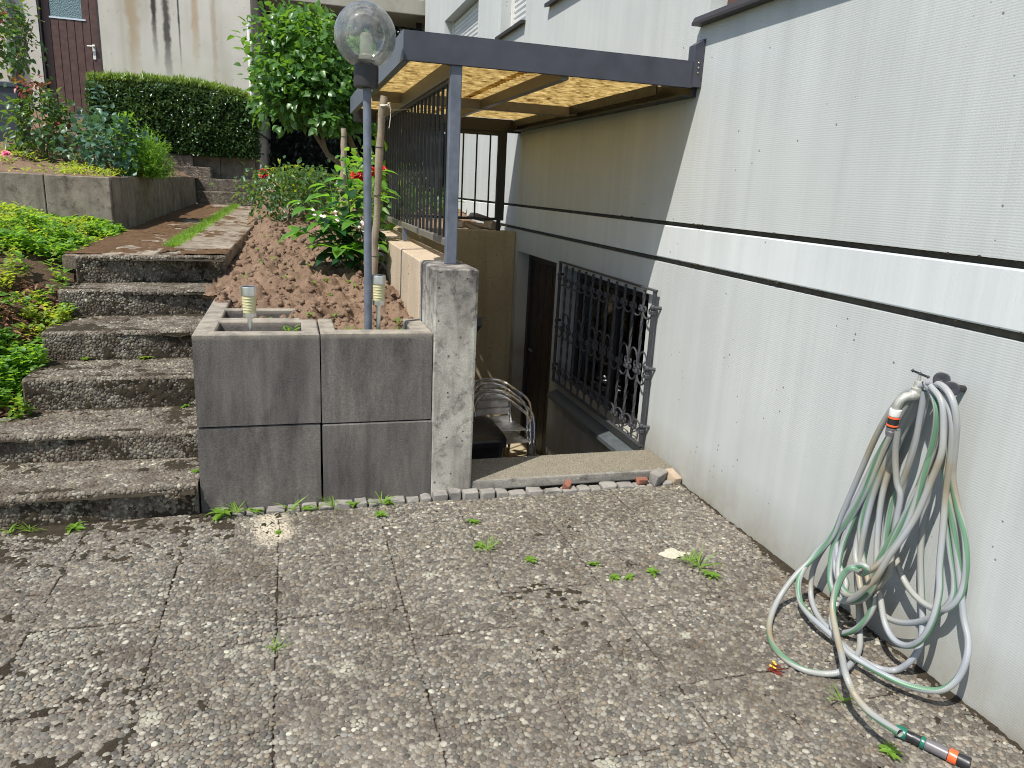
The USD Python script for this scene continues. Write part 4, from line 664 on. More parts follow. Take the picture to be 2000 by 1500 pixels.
clod = [(s[0]*(1 + .5*(meshkit.fbm(s[0]*2.4 + i, 3, i)[:, None] - .5)), s[1]) for i, s in enumerate([stone_shape(70 + q, 2) for q in range(5)])]
cl = thing('soil_clods', 'loose crumbly brown soil clods strewn over the flower bed', 'soil', (.1, 5, .95), kind='stuff')
a = rng.random(n)*6.28; scatter(cl, 'clods', np.stack([cx, cy, bed_z(cx, cy) + r*.3], 1), np.stack([np.cos(a), np.sin(a), 0*a], 1), np.stack([rng.normal(0, .3, n), rng.normal(0, .3, n), np.ones(n)], 1), np.stack([r, r*.9, r*.75], 1), 'soil', protos=clod)
def slope_z(x, y):
    z = np.interp(y, [3.3, 3.75, 4.2, 4.62, 5.1, 5.7, 6.2, 7.0, 8.0], [-.06, .05, .2, .38, .58, .78, .98, 1.06, 1.14])
    return z + np.clip(-1.45 - x, 0, 2)*(.22 - .1*smooth(6.2, 7.4, y))*smooth(3.6, 4.6, y) + (fb(x, y, 0, 2.2, 4, 61) - .5)*.14 + (fb(x, y, 0, 18, 3, 62) - .5)*.03 - .06*smooth(-1.75, -1.5, x)
top('slope', grid(-7, -1.44, 3.2, 7.95, .05, slope_z, keep=lambda x, y, z: (x < -1.5) | (y < 6.0) & (x < -1.46 - .25*(y < 4.5))), 'mulch', kind='structure', smooth=True)
def upper_z(x, y):
    return 1.575 + smooth(7.9, 12.6, y)*np.clip((-1.35 - x)/1.3, .03, 1.2)*.66 + (fb(x, y, 0, 3.0, 4, 65) - .5)*.07 + (fb(x, y, 0, 16, 3, 66) - .5)*.04
top('upper_soil', grid(-8, -1.2, 7.85, 13.4, .03, upper_z, keep=lambda x, y, z: (x < -1.6 + .0665*(y - 7.79)) & (y < np.where(x > -2.35, 12.7, 13.4))), 'soil', kind='structure', smooth=True)

# ------------------------------------------------------------------ concrete blocks round the upper bed and below the hedge
bw = thing('upper_bed_wall', 'stained concrete slabs set on edge holding the upper left rose bed', 'wall', (-1.6, 8, 1.1)); rng = np.random.default_rng(33)
for a, b in ((-2.1, -1.572), (-2.66, -2.108), (-3.2, -2.667)): part(bw, 'edging_slab', bx(a, b, 7.79 + rng.normal(0, .003), 7.86, .85, 1.588 + rng.normal(0, .004), .006), 'bed_concrete')
ys = [7.866, 8.42, 8.93, 9.43, 9.95, 10.45, 10.96, 11.46, 11.97]
for a, b in zip(ys[:-1], ys[1:]):
    X = lambda y: -1.572 + .0665*(y - 7.79); b -= .008; dz = rng.normal(0, .004); z = 1.59 + .007*(a - 7.8) + dz
    part(bw, 'edging_slab', hull([[X(y) + q, y, zz] for y in (a, b) for q in (-.06, -.003) for zz in (.95, z)] + [[X(y), y, zz] for y in (a + .004, b - .004) for zz in (.95, z - .005)]), 'bed_concrete')
hw = thing('hedge_wall', 'pair of grey concrete slabs retaining the ground under the clipped hedge', 'wall', (-1, 12.95, 1.6))
for a, b in ((-1.52, -1.02), (-1.012, -.5)): part(hw, 'edging_slab', bx(a, b, 12.95, 13.02, 1.45, 1.975 + .0*a, .006), 'bed_concrete')
part(hw, 'edging_slab', bx(-.505, -.44, 13.022, 13.38, 1.45, 1.97, .006), 'bed_concrete')
top('concrete_kerb', bx(-.06, .27, 10.96, 11.04, 1.2, 1.665, .008), 'bed_concrete', 'short brown-grey concrete kerb block standing in the bed behind the rose bush', 'kerb')

# ------------------------------------------------------------------ shed
shed = thing('shed', 'grey concrete outbuilding with rust streaks, brown plank door and flat roof', 'shed', (-3, 13.4, 1.6))
fw = Polygon([(-8, 1.2), (-.5, 1.2), (-.5, 4.6), (-8, 4.6)]).difference(sbox(-3.47, 2.44, -2.655, 4.45))
part(shed, 'front_wall', xz_panel(fw, 13.4, 13.6), 'shed_concrete')
sd = np.array([[-.503, 13.601], [-.05, 16.85]]); part(shed, 'side_wall', hull([[x + q, y, z] for x, y in sd for q in (-.2, 0) for z in (1.2, 4.5)]), 'shed_concrete', label='shaded side wall of the shed')
part(shed, 'roof_trim', hull([[x + q, y, z] for x, y in sd for q in (-.3, .03) for z in (4.502, 4.64)]), 'dark_frame'); part(shed, 'roof', bx(-8, -.75, 13.61, 16.85, 4.5, 4.62), 'soffit_concrete')
part(shed, 'back_wall', bx(-8, -.3, 16.86, 16.95, 1.2, 4.6), 'shed_concrete'); part(shed, 'inner_wall', bx(-8, -.8, 14.6, 14.65, 1.2, 4.49), 'interior_dark')
dr = part(shed, 'door', bx(-3.44, -2.69, 13.5, 13.54, 2.45, 4.44), 'door_wood', label='brown vertical plank door'); nb = 7
for k in range(nb):
    a = -3.438 + k*.746/nb; z1 = 3.79 if 1 <= k <= 4 else 4.43
    part(dr, 'board', bx(a + .003, a + .746/nb - .003, 13.485, 13.4995, 2.455, z1, .004), 'door_wood')
part(dr, 'pane', bx(-3.325, -2.87, 13.49, 13.498, 3.815, 4.43), 'frosted_glass'); part(dr, 'pane_bead', bx(-3.34, -2.855, 13.476, 13.488, 3.79, 3.812), 'aluminium')
part(dr, 'handle', cat([bx(-2.795, -2.755, 13.473, 13.484, 3.26, 3.47, .004), bx(-2.86, -2.765, 13.43, 13.45, 3.43, 3.452, .006), bx(-2.785, -2.765, 13.44, 13.4725, 3.431, 3.451)]), 'white_paint')
part(shed, 'door_frame', cat([bx(-3.469, -3.442, 13.41, 13.55, 2.44, 4.449), bx(-2.688, -2.656, 13.41, 13.55, 2.44, 4.449)]), 'dark_frame')
part(shed, 'door_sill', bx(-3.5, -2.62, 13.2, 13.399, 2.38, 2.435, .006), 'slate'); part(shed, 'door_step', bx(-3.5, -2.62, 13.15, 13.399, 1.8, 2.379, .02), 'mortar')
part(shed, 'wall_pipe', tube([[-3.83, 13.35, 1.8], [-3.83, 13.35, 4.6]], .06, 12), 'grey_plastic', smooth=40)
part(shed, 'cable', tube(spline([[-.5, 13.38, 2.42], [-.485, 13.62, 2.4], [-.3, 14.8, 2.3], [-.06, 16.6, 2.2]]), .012, 6), 'black_plastic', smooth=True)
po = thing('corner_pole', 'white painted rusty metal pole standing at the shed corner behind the hedge', 'pole', (-.53, 13.33, 2.0)); part(po, 'pole', tube([[-.53, 13.33, 1.9], [-.53, 13.33, 3.96]], .028, 12), 'white_paint', smooth=40); part(po, 'cap', lathe([(.0, 3.97), (.036, 3.965), (.036, 3.93), (.028, 3.93)][::-1], 12, (-.53, 13.33, 0)), 'white_paint', smooth=40)

# ------------------------------------------------------------------ foliage builders
def clump_leaves(rng, centre, rad, n, nclump, L, W, out=.8, up=.35, spread=.24, shell=.62, lower=-.75):
    C0 = norm(rng.normal(0, 1, (nclump*3, 3))); C0 = C0[C0[:, 2] > lower][:nclump]; C0 *= (shell + (1 - shell)*rng.random((len(C0), 1)))*(.82 + .36*rng.random((len(C0), 1)))
    c = C0[rng.integers(0, len(C0), n)] + rng.normal(0, spread, (n, 3)); P = c*rad + centre; o = norm(c)
    D = norm(o*out + rng.normal(0, .6, (n, 3)) + [0, 0, -.15]); U = norm(o*.6 + rng.normal(0, .45, (n, 3)) + [0, 0, up + .5])
    return P, D, U, L*(.65 + .6*rng.random(n)), W*(.7 + .5*rng.random(n))
def shrub(name, label, ct, base, centre, rad, n, nclump, L, W, mt, parts=60, seed=1, stems=5, stem_mat='bark', stem_r=.008, group=None, **kw):
    rng = np.random.default_rng(seed); t = thing(name, label, ct, base, group)
    base, centre, rad = np.array(base, float), np.array(centre, float), np.array(rad, float)
    for k in range(stems):
        d = norm(rng.normal(0, 1, 3))*[1, 1, .4] + [0, 0, .5]; e = centre + d*rad*.75; m = (base + e)/2 + rng.normal(0, .1, 3)*rad; part(t, 'stem', tube(spline([base + rng.normal(0, .012, 3)*[1, 1, 0] - [0, 0, .05], m, e], 6), np.linspace(stem_r, stem_r*.4, 13), 6), stem_mat, smooth=True)
    leaf_parts(t, *clump_leaves(rng, centre, rad, n, nclump, L, W, **kw), mt, parts); return t
def flower(parent, c, r, mt, rng, layers=3, npet=9, up=(0, -.5, .8)):
    up = norm(np.array(up, float)); a0 = norm(np.cross(up, [1, .1, .2])); b0 = np.cross(up, a0); P, D, U = [], [], []
    for l in range(layers):
        for k in range(npet):
            t = 2*np.pi*(k + .5*l)/npet + rng.normal(0, .1); o = math.cos(t)*a0 + math.sin(t)*b0; el = .15 + .5*l
            P.append(c + o*r*.08); D.append(o*math.cos(el) + up*math.sin(el)); U.append(up*math.cos(el) - o*math.sin(el))
    n = len(P); part(parent, 'flower', leaves(np.array(P), np.array(D), np.array(U), r*np.linspace(1, .65, n), r*.62, fold=.2, droop=.12), mt, smooth=True)

# ------------------------------------------------------------------ tree
tree = thing('small_tree', 'small leafy tree with a round glossy crown beside the shed corner', 'tree', (.85, 10.5, 1.45)); rng = np.random.default_rng(41)
B = np.array([.8, 10.5, 1.4]); T = [[B, [.68, 10.48, 1.85], [.5, 10.45, 2.0], [.42, 10.4, 2.3], [.3, 10.4, 2.75]], [[.84, 10.5, 1.4], [.9, 10.55, 1.9], [.78, 10.5, 2.25], [.72, 10.45, 2.6], [.8, 10.45, 3.0]], [[.5, 10.45, 2.0], [.2, 10.4, 2.45], [-.05, 10.4, 2.8]], [[.72, 10.45, 2.55], [.45, 10.35, 2.9], [.35, 10.4, 3.3]]]
for k, p in enumerate(T): q = spline(p, 7); part(tree, 'trunk' if k < 2 else 'limb', tube(q, np.linspace(.05 if k < 2 else .03, .014, len(q)), 8), 'bark', smooth=True)
Pq = [clump_leaves(rng, np.array(c), np.array(r), n, m, .11, .082, spread=.17) for c, r, n, m in (((.36, 10.45, 3.0), (.76, .7, .62), 2600, 110), ((.15, 10.3, 2.6), (.55, .5, .42), 950, 36), ((.85, 10.35, 2.7), (.55, .5, .5), 900, 32), ((.45, 10.2, 2.5), (.6, .4, .35), 600, 26), ((.32, 10.45, 3.45), (.4, .4, .3), 260, 12))]
leaf_parts(tree, *(np.concatenate([q[k] for q in Pq]) for k in range(5)), 'leaf_tree', 300)

# ------------------------------------------------------------------ clipped hedge and the dark one behind
hd = thing('clipped_hedge', 'dense clipped evergreen hedge with a lighter sunlit top along the shed wall', 'hedge', (-1.6, 13, 1.9)); rng = np.random.default_rng(43)
def htop(x): return np.interp(x, [-2.8, -2.2, -1.6, -1.0, -.6, -.48], [2.9, 2.95, 2.97, 2.92, 2.85, 2.74])
n = 15000; x = -2.78 + 2.3*rng.random(n); u = rng.random(n); tz = htop(x); z = 1.93 + (tz - 1.95)*u; y = 12.78 - .06*np.sin(np.pi*u) + .09*(u > .93)*(u - .93)/.07 + (fb(x, z, 0, 3.0, 3, 9) - .5)*.16 + rng.normal(0, .03, n)
o = np.tile([0, -1.0, .25], (n, 1)); D = norm(o + rng.normal(0, .75, (n, 3))); U = norm(rng.normal(0, .6, (n, 3)) + [0, -.6, .7])
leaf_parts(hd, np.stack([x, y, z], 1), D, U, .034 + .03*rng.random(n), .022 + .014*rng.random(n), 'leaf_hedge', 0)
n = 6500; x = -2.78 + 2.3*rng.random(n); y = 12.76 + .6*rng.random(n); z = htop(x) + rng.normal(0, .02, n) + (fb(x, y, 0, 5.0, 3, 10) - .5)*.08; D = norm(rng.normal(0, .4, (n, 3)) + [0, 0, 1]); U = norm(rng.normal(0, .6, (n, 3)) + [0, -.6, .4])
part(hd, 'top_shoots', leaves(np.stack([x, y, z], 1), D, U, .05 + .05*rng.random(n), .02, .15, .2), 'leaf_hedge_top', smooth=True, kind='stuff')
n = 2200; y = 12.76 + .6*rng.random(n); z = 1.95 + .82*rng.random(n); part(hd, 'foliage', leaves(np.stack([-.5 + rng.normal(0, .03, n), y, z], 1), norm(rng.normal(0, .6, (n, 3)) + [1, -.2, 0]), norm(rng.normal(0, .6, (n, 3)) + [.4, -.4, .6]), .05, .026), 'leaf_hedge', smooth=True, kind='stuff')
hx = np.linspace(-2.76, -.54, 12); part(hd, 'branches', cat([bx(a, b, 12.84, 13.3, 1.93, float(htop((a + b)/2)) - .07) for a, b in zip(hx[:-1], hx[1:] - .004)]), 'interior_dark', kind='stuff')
dk = thing('dark_hedge', 'tall dark shaded evergreen hedge at the back beyond the small tree', 'hedge', (1, 14.8, 1.6)); rng = np.random.default_rng(44)
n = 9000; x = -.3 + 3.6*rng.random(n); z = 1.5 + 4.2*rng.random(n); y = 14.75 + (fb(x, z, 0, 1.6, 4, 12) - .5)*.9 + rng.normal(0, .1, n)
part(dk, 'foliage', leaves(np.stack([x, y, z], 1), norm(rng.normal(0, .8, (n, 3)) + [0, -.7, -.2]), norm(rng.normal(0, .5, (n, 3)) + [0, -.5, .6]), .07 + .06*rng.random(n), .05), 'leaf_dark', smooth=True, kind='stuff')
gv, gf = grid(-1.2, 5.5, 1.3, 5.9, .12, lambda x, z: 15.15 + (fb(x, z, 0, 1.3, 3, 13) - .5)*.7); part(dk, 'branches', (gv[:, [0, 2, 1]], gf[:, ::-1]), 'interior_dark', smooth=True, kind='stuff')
rng = np.random.default_rng(45); n = 1500; x = -.1 + 2.2*rng.random(n); y = 9.6 + 3.2*rng.random(n); top_z = bed_z(x, y)
gc = thing('shade_plants', 'low dark leafy ground plants in the shade under the small tree', 'ground cover', (.8, 11, 1.5), kind='stuff')
part(gc, 'foliage', leaves(np.stack([x, y, top_z + .03 + .16*rng.random(n)], 1), norm(rng.normal(0, .6, (n, 3)) + [0, -.3, .2]), norm(rng.normal(0, .3, (n, 3)) + [0, 0, 1]), .1, .065), 'leaf_rose', smooth=True, kind='stuff')

# ------------------------------------------------------------------ ground cover on the slope, litter
rng = np.random.default_rng(47); ns = 6000; x = -1.5 - 1.7*rng.random(ns)**1.2; y = 3.62 + 4.15*rng.random(ns); x = x + .06*(y < 6) + np.where(y < 4.3, -.25, 0)
dens = fb(x, y, 0, 3.4, 4, 71) + .12*smooth(4.6, 6.2, y) - .1*smooth(-1.8, -1.55, x)*smooth(5.3, 4.2, y); k = dens > .5; x, y = x[k], y[k]; ns = len(x)
h = (.05 + .13*rng.random(ns))*(1 - .45*smooth(6.6, 7.6, y))*np.clip(.25 + 2.6*(fb(x, y, 0, 4.5, 3, 72) - .3), .25, 1.6); Z0 = slope_z(x, y); q = 8
P = np.repeat(np.stack([x, y, Z0], 1), q, 0); a = rng.random(ns*q)*6.28; lv_ = np.tile(np.linspace(.35, 1, q), ns); P[:, 2] += lv_*np.repeat(h, q); P[:, :2] += rng.normal(0, .014, (ns*q, 2))
D = np.stack([np.cos(a), np.sin(a), .35 + .5*rng.random(ns*q)], 1); U = norm(rng.normal(0, .3, (ns*q, 3)) + [0, 0, 1])
gcov = thing('ground_cover', 'bright yellow-green ground cover spilling down the slope left of the steps', 'ground cover', (-1.9, 5.5, .8), kind='stuff')
mk = np.repeat(fb(x, y, 4, 2.4, 3, 75) + .25*rng.random(ns) > .64, q)
for k_, mt_, s_ in ((~mk, 'leaf_cover', 1.0), (mk, 'leaf_bright', 1.25)): part(gcov, 'foliage', leaves(P[k_], D[k_], U[k_], s_*(.02 + .042*rng.random(k_.sum())**1.5), s_*(.014 + .018*rng.random(k_.sum()))), mt_, smooth=True, kind='stuff')
for (sx_, sy_, s) in [(-2.0, 5.0, 1), (-1.72, 5.35, .8), (-1.6, 4.55, .7), (-1.85, 4.1, .9), (-2.2, 5.9, 1.1), (-1.9, 6.6, 1.0), (-1.72, 3.95, .6)]:
    m = 26; a = rng.random(m)*6.28; b = np.array([sx_, sy_, float(slope_z(np.array(sx_), np.array(sy_)))]); P = b + np.stack([rng.normal(0, .06*s, m), rng.normal(0, .06*s, m), .05 + .12*s*rng.random(m)], 1)
    part(gcov, 'broad_leaves', leaves(P, np.stack([np.cos(a), np.sin(a), .2 + 0*a], 1), norm(rng.normal(0, .3, (m, 3)) + [0, 0, 1]), .07*s, .05*s), 'leaf_bright', smooth=True, kind='stuff')
n = 1700; x = -1.5 - .8*rng.random(n)**1.4; y = 3.6 + 2.2*rng.random(n); x = np.where(y < 4.4, x - .25, x); a = rng.random(n)*6.28
lit = thing('leaf_litter', 'brown dead leaves gathered along the left ends of the steps', 'leaf litter', (-1.7, 4.5, .3), kind='stuff')
part(lit, 'dead_leaves', leaves(np.stack([x, y, slope_z(x, y) + .012 + .02*rng.random(n)], 1), np.stack([np.cos(a), np.sin(a), rng.normal(0, .3, n)], 1), norm(rng.normal(0, .5, (n, 3)) + [0, 0, 1]), .03 + .05*rng.random(n), .016 + .02*rng.random(n), .25, .3), 'dead_leaf', smooth=True, kind='stuff')

# ------------------------------------------------------------------ plants of the right bed
dah = thing('leafy_perennial', 'tall broad-leaved plant with pale pink flower heads beside the lamp post', 'plant', (.45, 5.8, 1.02)); rng = np.random.default_rng(51); P, D, U, L, young = [], [], [], [], []
stems_ = [((.46, 5.8), (.40, 5.78, 1.87), 7), ((.45, 5.82), (.12, 5.75, 1.5), 6), ((.5, 5.8), (.62, 5.7, 1.62), 7), ((.44, 5.78), (.05, 5.7, 1.32), 5), ((.47, 5.75), (.22, 5.6, 1.4), 6), ((.5, 5.76), (.5, 5.55, 1.42), 6), ((.52, 5.82), (.66, 5.95, 1.78), 7), ((.46, 5.7), (.3, 5.5, 1.2), 5), ((.5, 5.72), (.58, 5.45, 1.24), 5), ((.42, 5.8), (.3, 5.9, 1.62), 6)]
for (bx_, by_), tip, nn in stems_:
    b = np.array([bx_, by_, 1.0]); e = np.array(tip); m = (b*.5 + e*.5) + [0, 0, .06]; q = spline([b, m, e], 9); part(dah, 'stem', tube(q, np.linspace(.007, .003, len(q)), 6), 'stem_green', smooth=True); a0 = rng.random()*6.28
    for k in range(nn):
        t = .3 + .7*k/(nn - 1); c = q[int(t*(len(q) - 1))]
        for s in (0, 1):
            a = a0 + k*1.75 + s*np.pi + rng.normal(0, .25); o = np.array([math.cos(a), math.sin(a), .12]); l = (.19 if t < .9 else .12)*(.7 + .5*rng.random()); P.append(c + o*.035); D.append(o); U.append([0, 0, 1.0]); L.append(l); young.append(t > .72 or tip[2] < 1.35 and t > .6)
            if rng.random() < .6: a += .6; o = np.array([math.cos(a), math.sin(a), -.1]); P.append(c + o*.03); D.append(o); U.append([0, 0, 1.0]); L.append(l*.75); young.append(t > .8)
P, D, U, L, young = (np.array(q) for q in (P, D, U, L, young))
for i in range(len(P)): part(dah, 'leaf', leaves(P[i:i+1], D[i:i+1] + rng.normal(0, .1, 3), U[i:i+1], L[i:i+1], L[i:i+1]*.6, .16, .35), 'leaf_dahlia_young' if young[i] else 'leaf_dahlia', smooth=True)
for c in ((.20, 5.62, 1.42), (.24, 5.6, 1.38), (.50, 5.5, 1.38), (.53, 5.52, 1.31), (.56, 5.45, 1.22), (.32, 5.62, 1.41)):
    for k in range(5): flower(dah, np.array(c) + rng.normal(0, .018, 3), .018, 'pink_petal', rng, 1, 5)
red = thing('red_dahlia', 'bushy plant with bright red flowers between the two wooden stakes', 'flower', (.68, 7.0, 1.1)); rng = np.random.default_rng(53)
leaf_parts(red, *clump_leaves(rng, np.array([.68, 6.95, 1.5]), np.array([.28, .3, .42]), 330, 26, .09, .05, lower=-.9), 'leaf_bright', 60)
part(red, 'stem', tube([[.68, 6.95, 1.05], [.66, 6.95, 1.75]], .008, 6), 'stem_green')
for c, mt in (((.56, 6.7, 1.71), 'red_petal'), ((.60, 6.72, 1.70), 'red_petal'), ((.71, 6.75, 1.745), 'red_petal'), ((.78, 6.75, 1.77), 'red_petal'), ((.75, 6.75, 1.56), 'orange_petal')): flower(red, np.array(c), .055, mt, rng, 3, 10, (0, -.8, .5))
rb1 = shrub('rose_bush', 'small rose bush at the left edge of the flower bed beside the path', 'rose bush', (-.03, 8.9, 1.2), (-.0, 8.85, 1.46), (.46, .42, .3), 1100, 70, .06, .042, 'leaf_rose', 120, 55, 9, lower=-.5)
leaf_parts(rb1, *clump_leaves(np.random.default_rng(56), np.array([-.02, 8.8, 1.64]), np.array([.36, .3, .15]), 90, 16, .05, .028), 'leaf_cover', 30, name='young_leaf', rest='young_foliage')
rr = thing('red_rose', 'single dark red rose on a long stem at the foot of the shed corner', 'rose', (-.3, 11.2, 1.5)); part(rr, 'stem', tube(spline([[-.12, 11.2, 1.4], [-.2, 11.15, 1.6], [-.3, 11.1, 1.68]], 6), .005, 6), 'stem_green', smooth=True); flower(rr, np.array([-.32, 11.08, 1.7]), .085, 'red_petal', np.random.default_rng(57), 4, 9, (-.2, -.8, .5))
shrub('railing_plant', 'light green leafy plant showing through the foot of the stair railing', 'plant', (1.05, 7.9, 1.2), (.98, 7.85, 1.42), (.26, .28, .2), 170, 18, .1, .07, 'leaf_bright', 50, 58, 4, lower=-.6)
shrub('railing_plant', 'mid green undergrowth behind the far bars of the stair railing', 'plant', (1.15, 9.3, 1.25), (1.1, 9.3, 1.55), (.45, .45, .38), 420, 30, .08, .055, 'leaf_rose', 60, 59, 5, lower=-.6)

# ------------------------------------------------------------------ plants of the upper left bed
Zu = lambda x, y: float(upper_z(np.array(x), np.array(y)))
def rose(label, bxy, c, rad, n, mt, seed, ext=None, parts=60, **kw):
    b = (bxy[0], bxy[1], Zu(*bxy)); t = shrub('rose_bush', label, 'rose bush', b, c, rad, n, max(8, n//14), kw.pop('L', .075), kw.pop('W', .052), mt, parts, seed, **kw)
    for (c2, r2, n2, m2) in ext or []: leaf_parts(t, *clump_leaves(np.random.default_rng(seed + 500), np.array(c2), np.array(r2), n2, max(4, n2//9), .055, .03), m2, 20, name='young_leaf', rest='young_foliage')
    return t
rose('tall rose with copper red young leaves at the far left edge', (-3.2, 10.3), (-2.98, 10.3, 3.0), (.34, .3, .5), 700, 'leaf_rose', 61, [((-3.05, 10.25, 3.15), (.26, .2, .3), 70, 'leaf_red')], stems=8, stem_r=.01)
rose('rose bush with a crimson crown of new leaves beside the dark pot', (-2.55, 9.6), (-2.55, 9.5, 2.05), (.3, .28, .38), 640, 'leaf_rose', 62, [((-2.58, 9.45, 2.47), (.18, .16, .12), 80, 'leaf_red')], stems=7)
rose('slender rose shoots reaching up in front of the brown door', (-2.1, 9.6), (-2.08, 9.55, 1.98), (.22, .22, .3), 150, 'leaf_blue', 63, [((-2.33, 9.5, 2.15), (.1, .1, .1), 26, 'leaf_red')], stems=6, parts=50)
t = thing('rose_shoot', 'tall bare rose shoot with a few pale leaves against the plank door', 'rose bush', (-1.95, 9.4, 1.75)); q = spline([[-1.93, 9.4, 1.7], [-1.9, 9.4, 2.2], [-1.97, 9.4, 2.62]], 8); part(t, 'stem', tube(q, .005, 6), 'stem_green', smooth=True); rng = np.random.default_rng(64)
for k in range(12): part(t, 'leaf', leaves(q[9 + k//2:10 + k//2] + rng.normal(0, .01, 3), np.array([[(-1)**k, -.4, .1]]) + rng.normal(0, .2, 3), np.array([[0, -.5, 1.0]]), .085, .06), 'leaf_blue', smooth=True)
rose('blue-green rose bush in front of the left end of the clipped hedge', (-1.72, 8.9), (-1.75, 8.85, 1.88), (.28, .26, .26), 480, 'leaf_blue', 65, [((-1.6, 8.8, 2.0), (.2, .16, .2), 60, 'leaf_bright')], stems=7, L=.08, W=.058)
t = thing('dwarf_shrub', 'bright green fine-leaved dwarf shrub at the corner of the upper bed', 'shrub', (-1.52, 9.2, 1.6)); rng = np.random.default_rng(66); ns = 620; o = norm(rng.normal(0, 1, (ns, 3))*[1, 1, .8] + [0, 0, .35]); o[:, 2] = abs(o[:, 2]); q = 14
tl = np.linspace(.3, 1, q)[None, :, None]; c0 = np.array([-1.46, 9.0, 1.6]); P = (c0 + o[:, None]*tl*np.array([.3, .3, .5])*(.8 + .3*rng.random((ns, 1, 1)))).reshape(-1, 3); D = norm(np.repeat(o, q, 0)*.6 + rng.normal(0, .5, (ns*q, 3))); U = norm(rng.normal(0, .5, (ns*q, 3)) + [0, 0, 1])
part(t, 'foliage', leaves(P, D, U, .036, .01), 'leaf_bright', smooth=True, kind='stuff')
pot = thing('flower_pot', 'large dark grey square planter pot at the left edge by the shed', 'pot', (-3.1, 10.1, 1.85))
part(pot, 'body', hull([[-3.06 + s*.19, 10.1 + u*.19, 1.84] for s in (-1, 1) for u in (-1, 1)] + [[-3.06 + s*.23, 10.1 + u*.23, 2.47] for s in (-1, 1) for u in (-1, 1)]), 'pot_plastic'); part(pot, 'rim', bx(-3.31, -2.81, 9.85, 10.35, 2.471, 2.53, .01), 'pot_plastic')
rng = np.random.default_rng(67); ns = 330; x = -1.6 - 1.6*rng.random(ns); y = 7.9 + 2.6*rng.random(ns); k = (fb(x, y, 0, 2.6, 3, 81) + .1*smooth(-2.6, -1.9, x) > .5) & (x < -1.64 + .0665*(y - 7.79)); x, y = x[k], y[k]; ns = len(x); q = 7; P = np.repeat(np.stack([x, y, upper_z(x, y)], 1), q, 0) + np.stack([rng.normal(0, .02, ns*q), rng.normal(0, .02, ns*q), .01 + .06*rng.random(ns*q)], 1); a = rng.random(ns*q)*6.28
uw = thing('bed_weeds', 'yellow-green weeds sprouting over the soil of the upper bed', 'weeds', (-2, 8.5, 1.6), kind='stuff'); part(uw, 'foliage', leaves(P, np.stack([np.cos(a), np.sin(a), .5 + .5*rng.random(ns*q)], 1), norm(rng.normal(0, .3, (ns*q, 3)) + [0, 0, 1]), .05, .016), 'leaf_cover', smooth=True, kind='stuff')
pr = thing('pink_rose', 'fallen pink rose bloom lying on the soil at the far left', 'rose', (-2.55, 8.6, 1.72)); flower(pr, np.array([-2.62, 8.6, 1.75]), .05, 'pink_rose', np.random.default_rng(68), 3, 7)

# ------------------------------------------------------------------ grass in the path joint, seedlings, weeds
rng = np.random.default_rng(71); n = 5200; y = 6.65 + 5.2*rng.random(n)**1.1; x = mx(y) + rng.normal(0, .02, n); k = fb(x*0, y, 0, 1.7, 3, 5) + .25*smooth(7.5, 9.5, y) > .35; x, y = x[k], y[k]; n = len(x); a = rng.random(n)*6.28
gs = thing('joint_grass', 'strip of bright grass growing along the middle joint of the path', 'grass', (-.9, 8.5, 1.1), kind='stuff'); part(gs, 'blades', leaves(np.stack([x, y, pz(y) - .01], 1), np.stack([np.cos(a)*.7, np.sin(a)*.7, .5 + .6*rng.random(n)], 1), norm(rng.normal(0, 1, (n, 3)) + [0, -.5, .3]), .035 + .05*rng.random(n), .007, .1, .4), 'grass', smooth=True, kind='stuff')
def tuft(path_, seed, n, L, W, mt, broad=False):
    rng = np.random.default_rng(seed); a = rng.random(n)*6.28; e = (.25 if broad else .7) + .7*rng.random(n)
    part(path_, 'leaves' if broad else 'blades', leaves(np.stack([rng.normal(0, .006, n), rng.normal(0, .006, n), .004 + .01*rng.random(n)*broad], 1), np.stack([np.cos(a), np.sin(a), e], 1), np.tile([0, 0, 1.0], (n, 1)) + rng.normal(0, .2, (n, 3)), L*(.5 + .7*rng.random(n)), W, .15, .45), mt, smooth=True, local=True)
W_ = {'grass': [], 'broad': []}
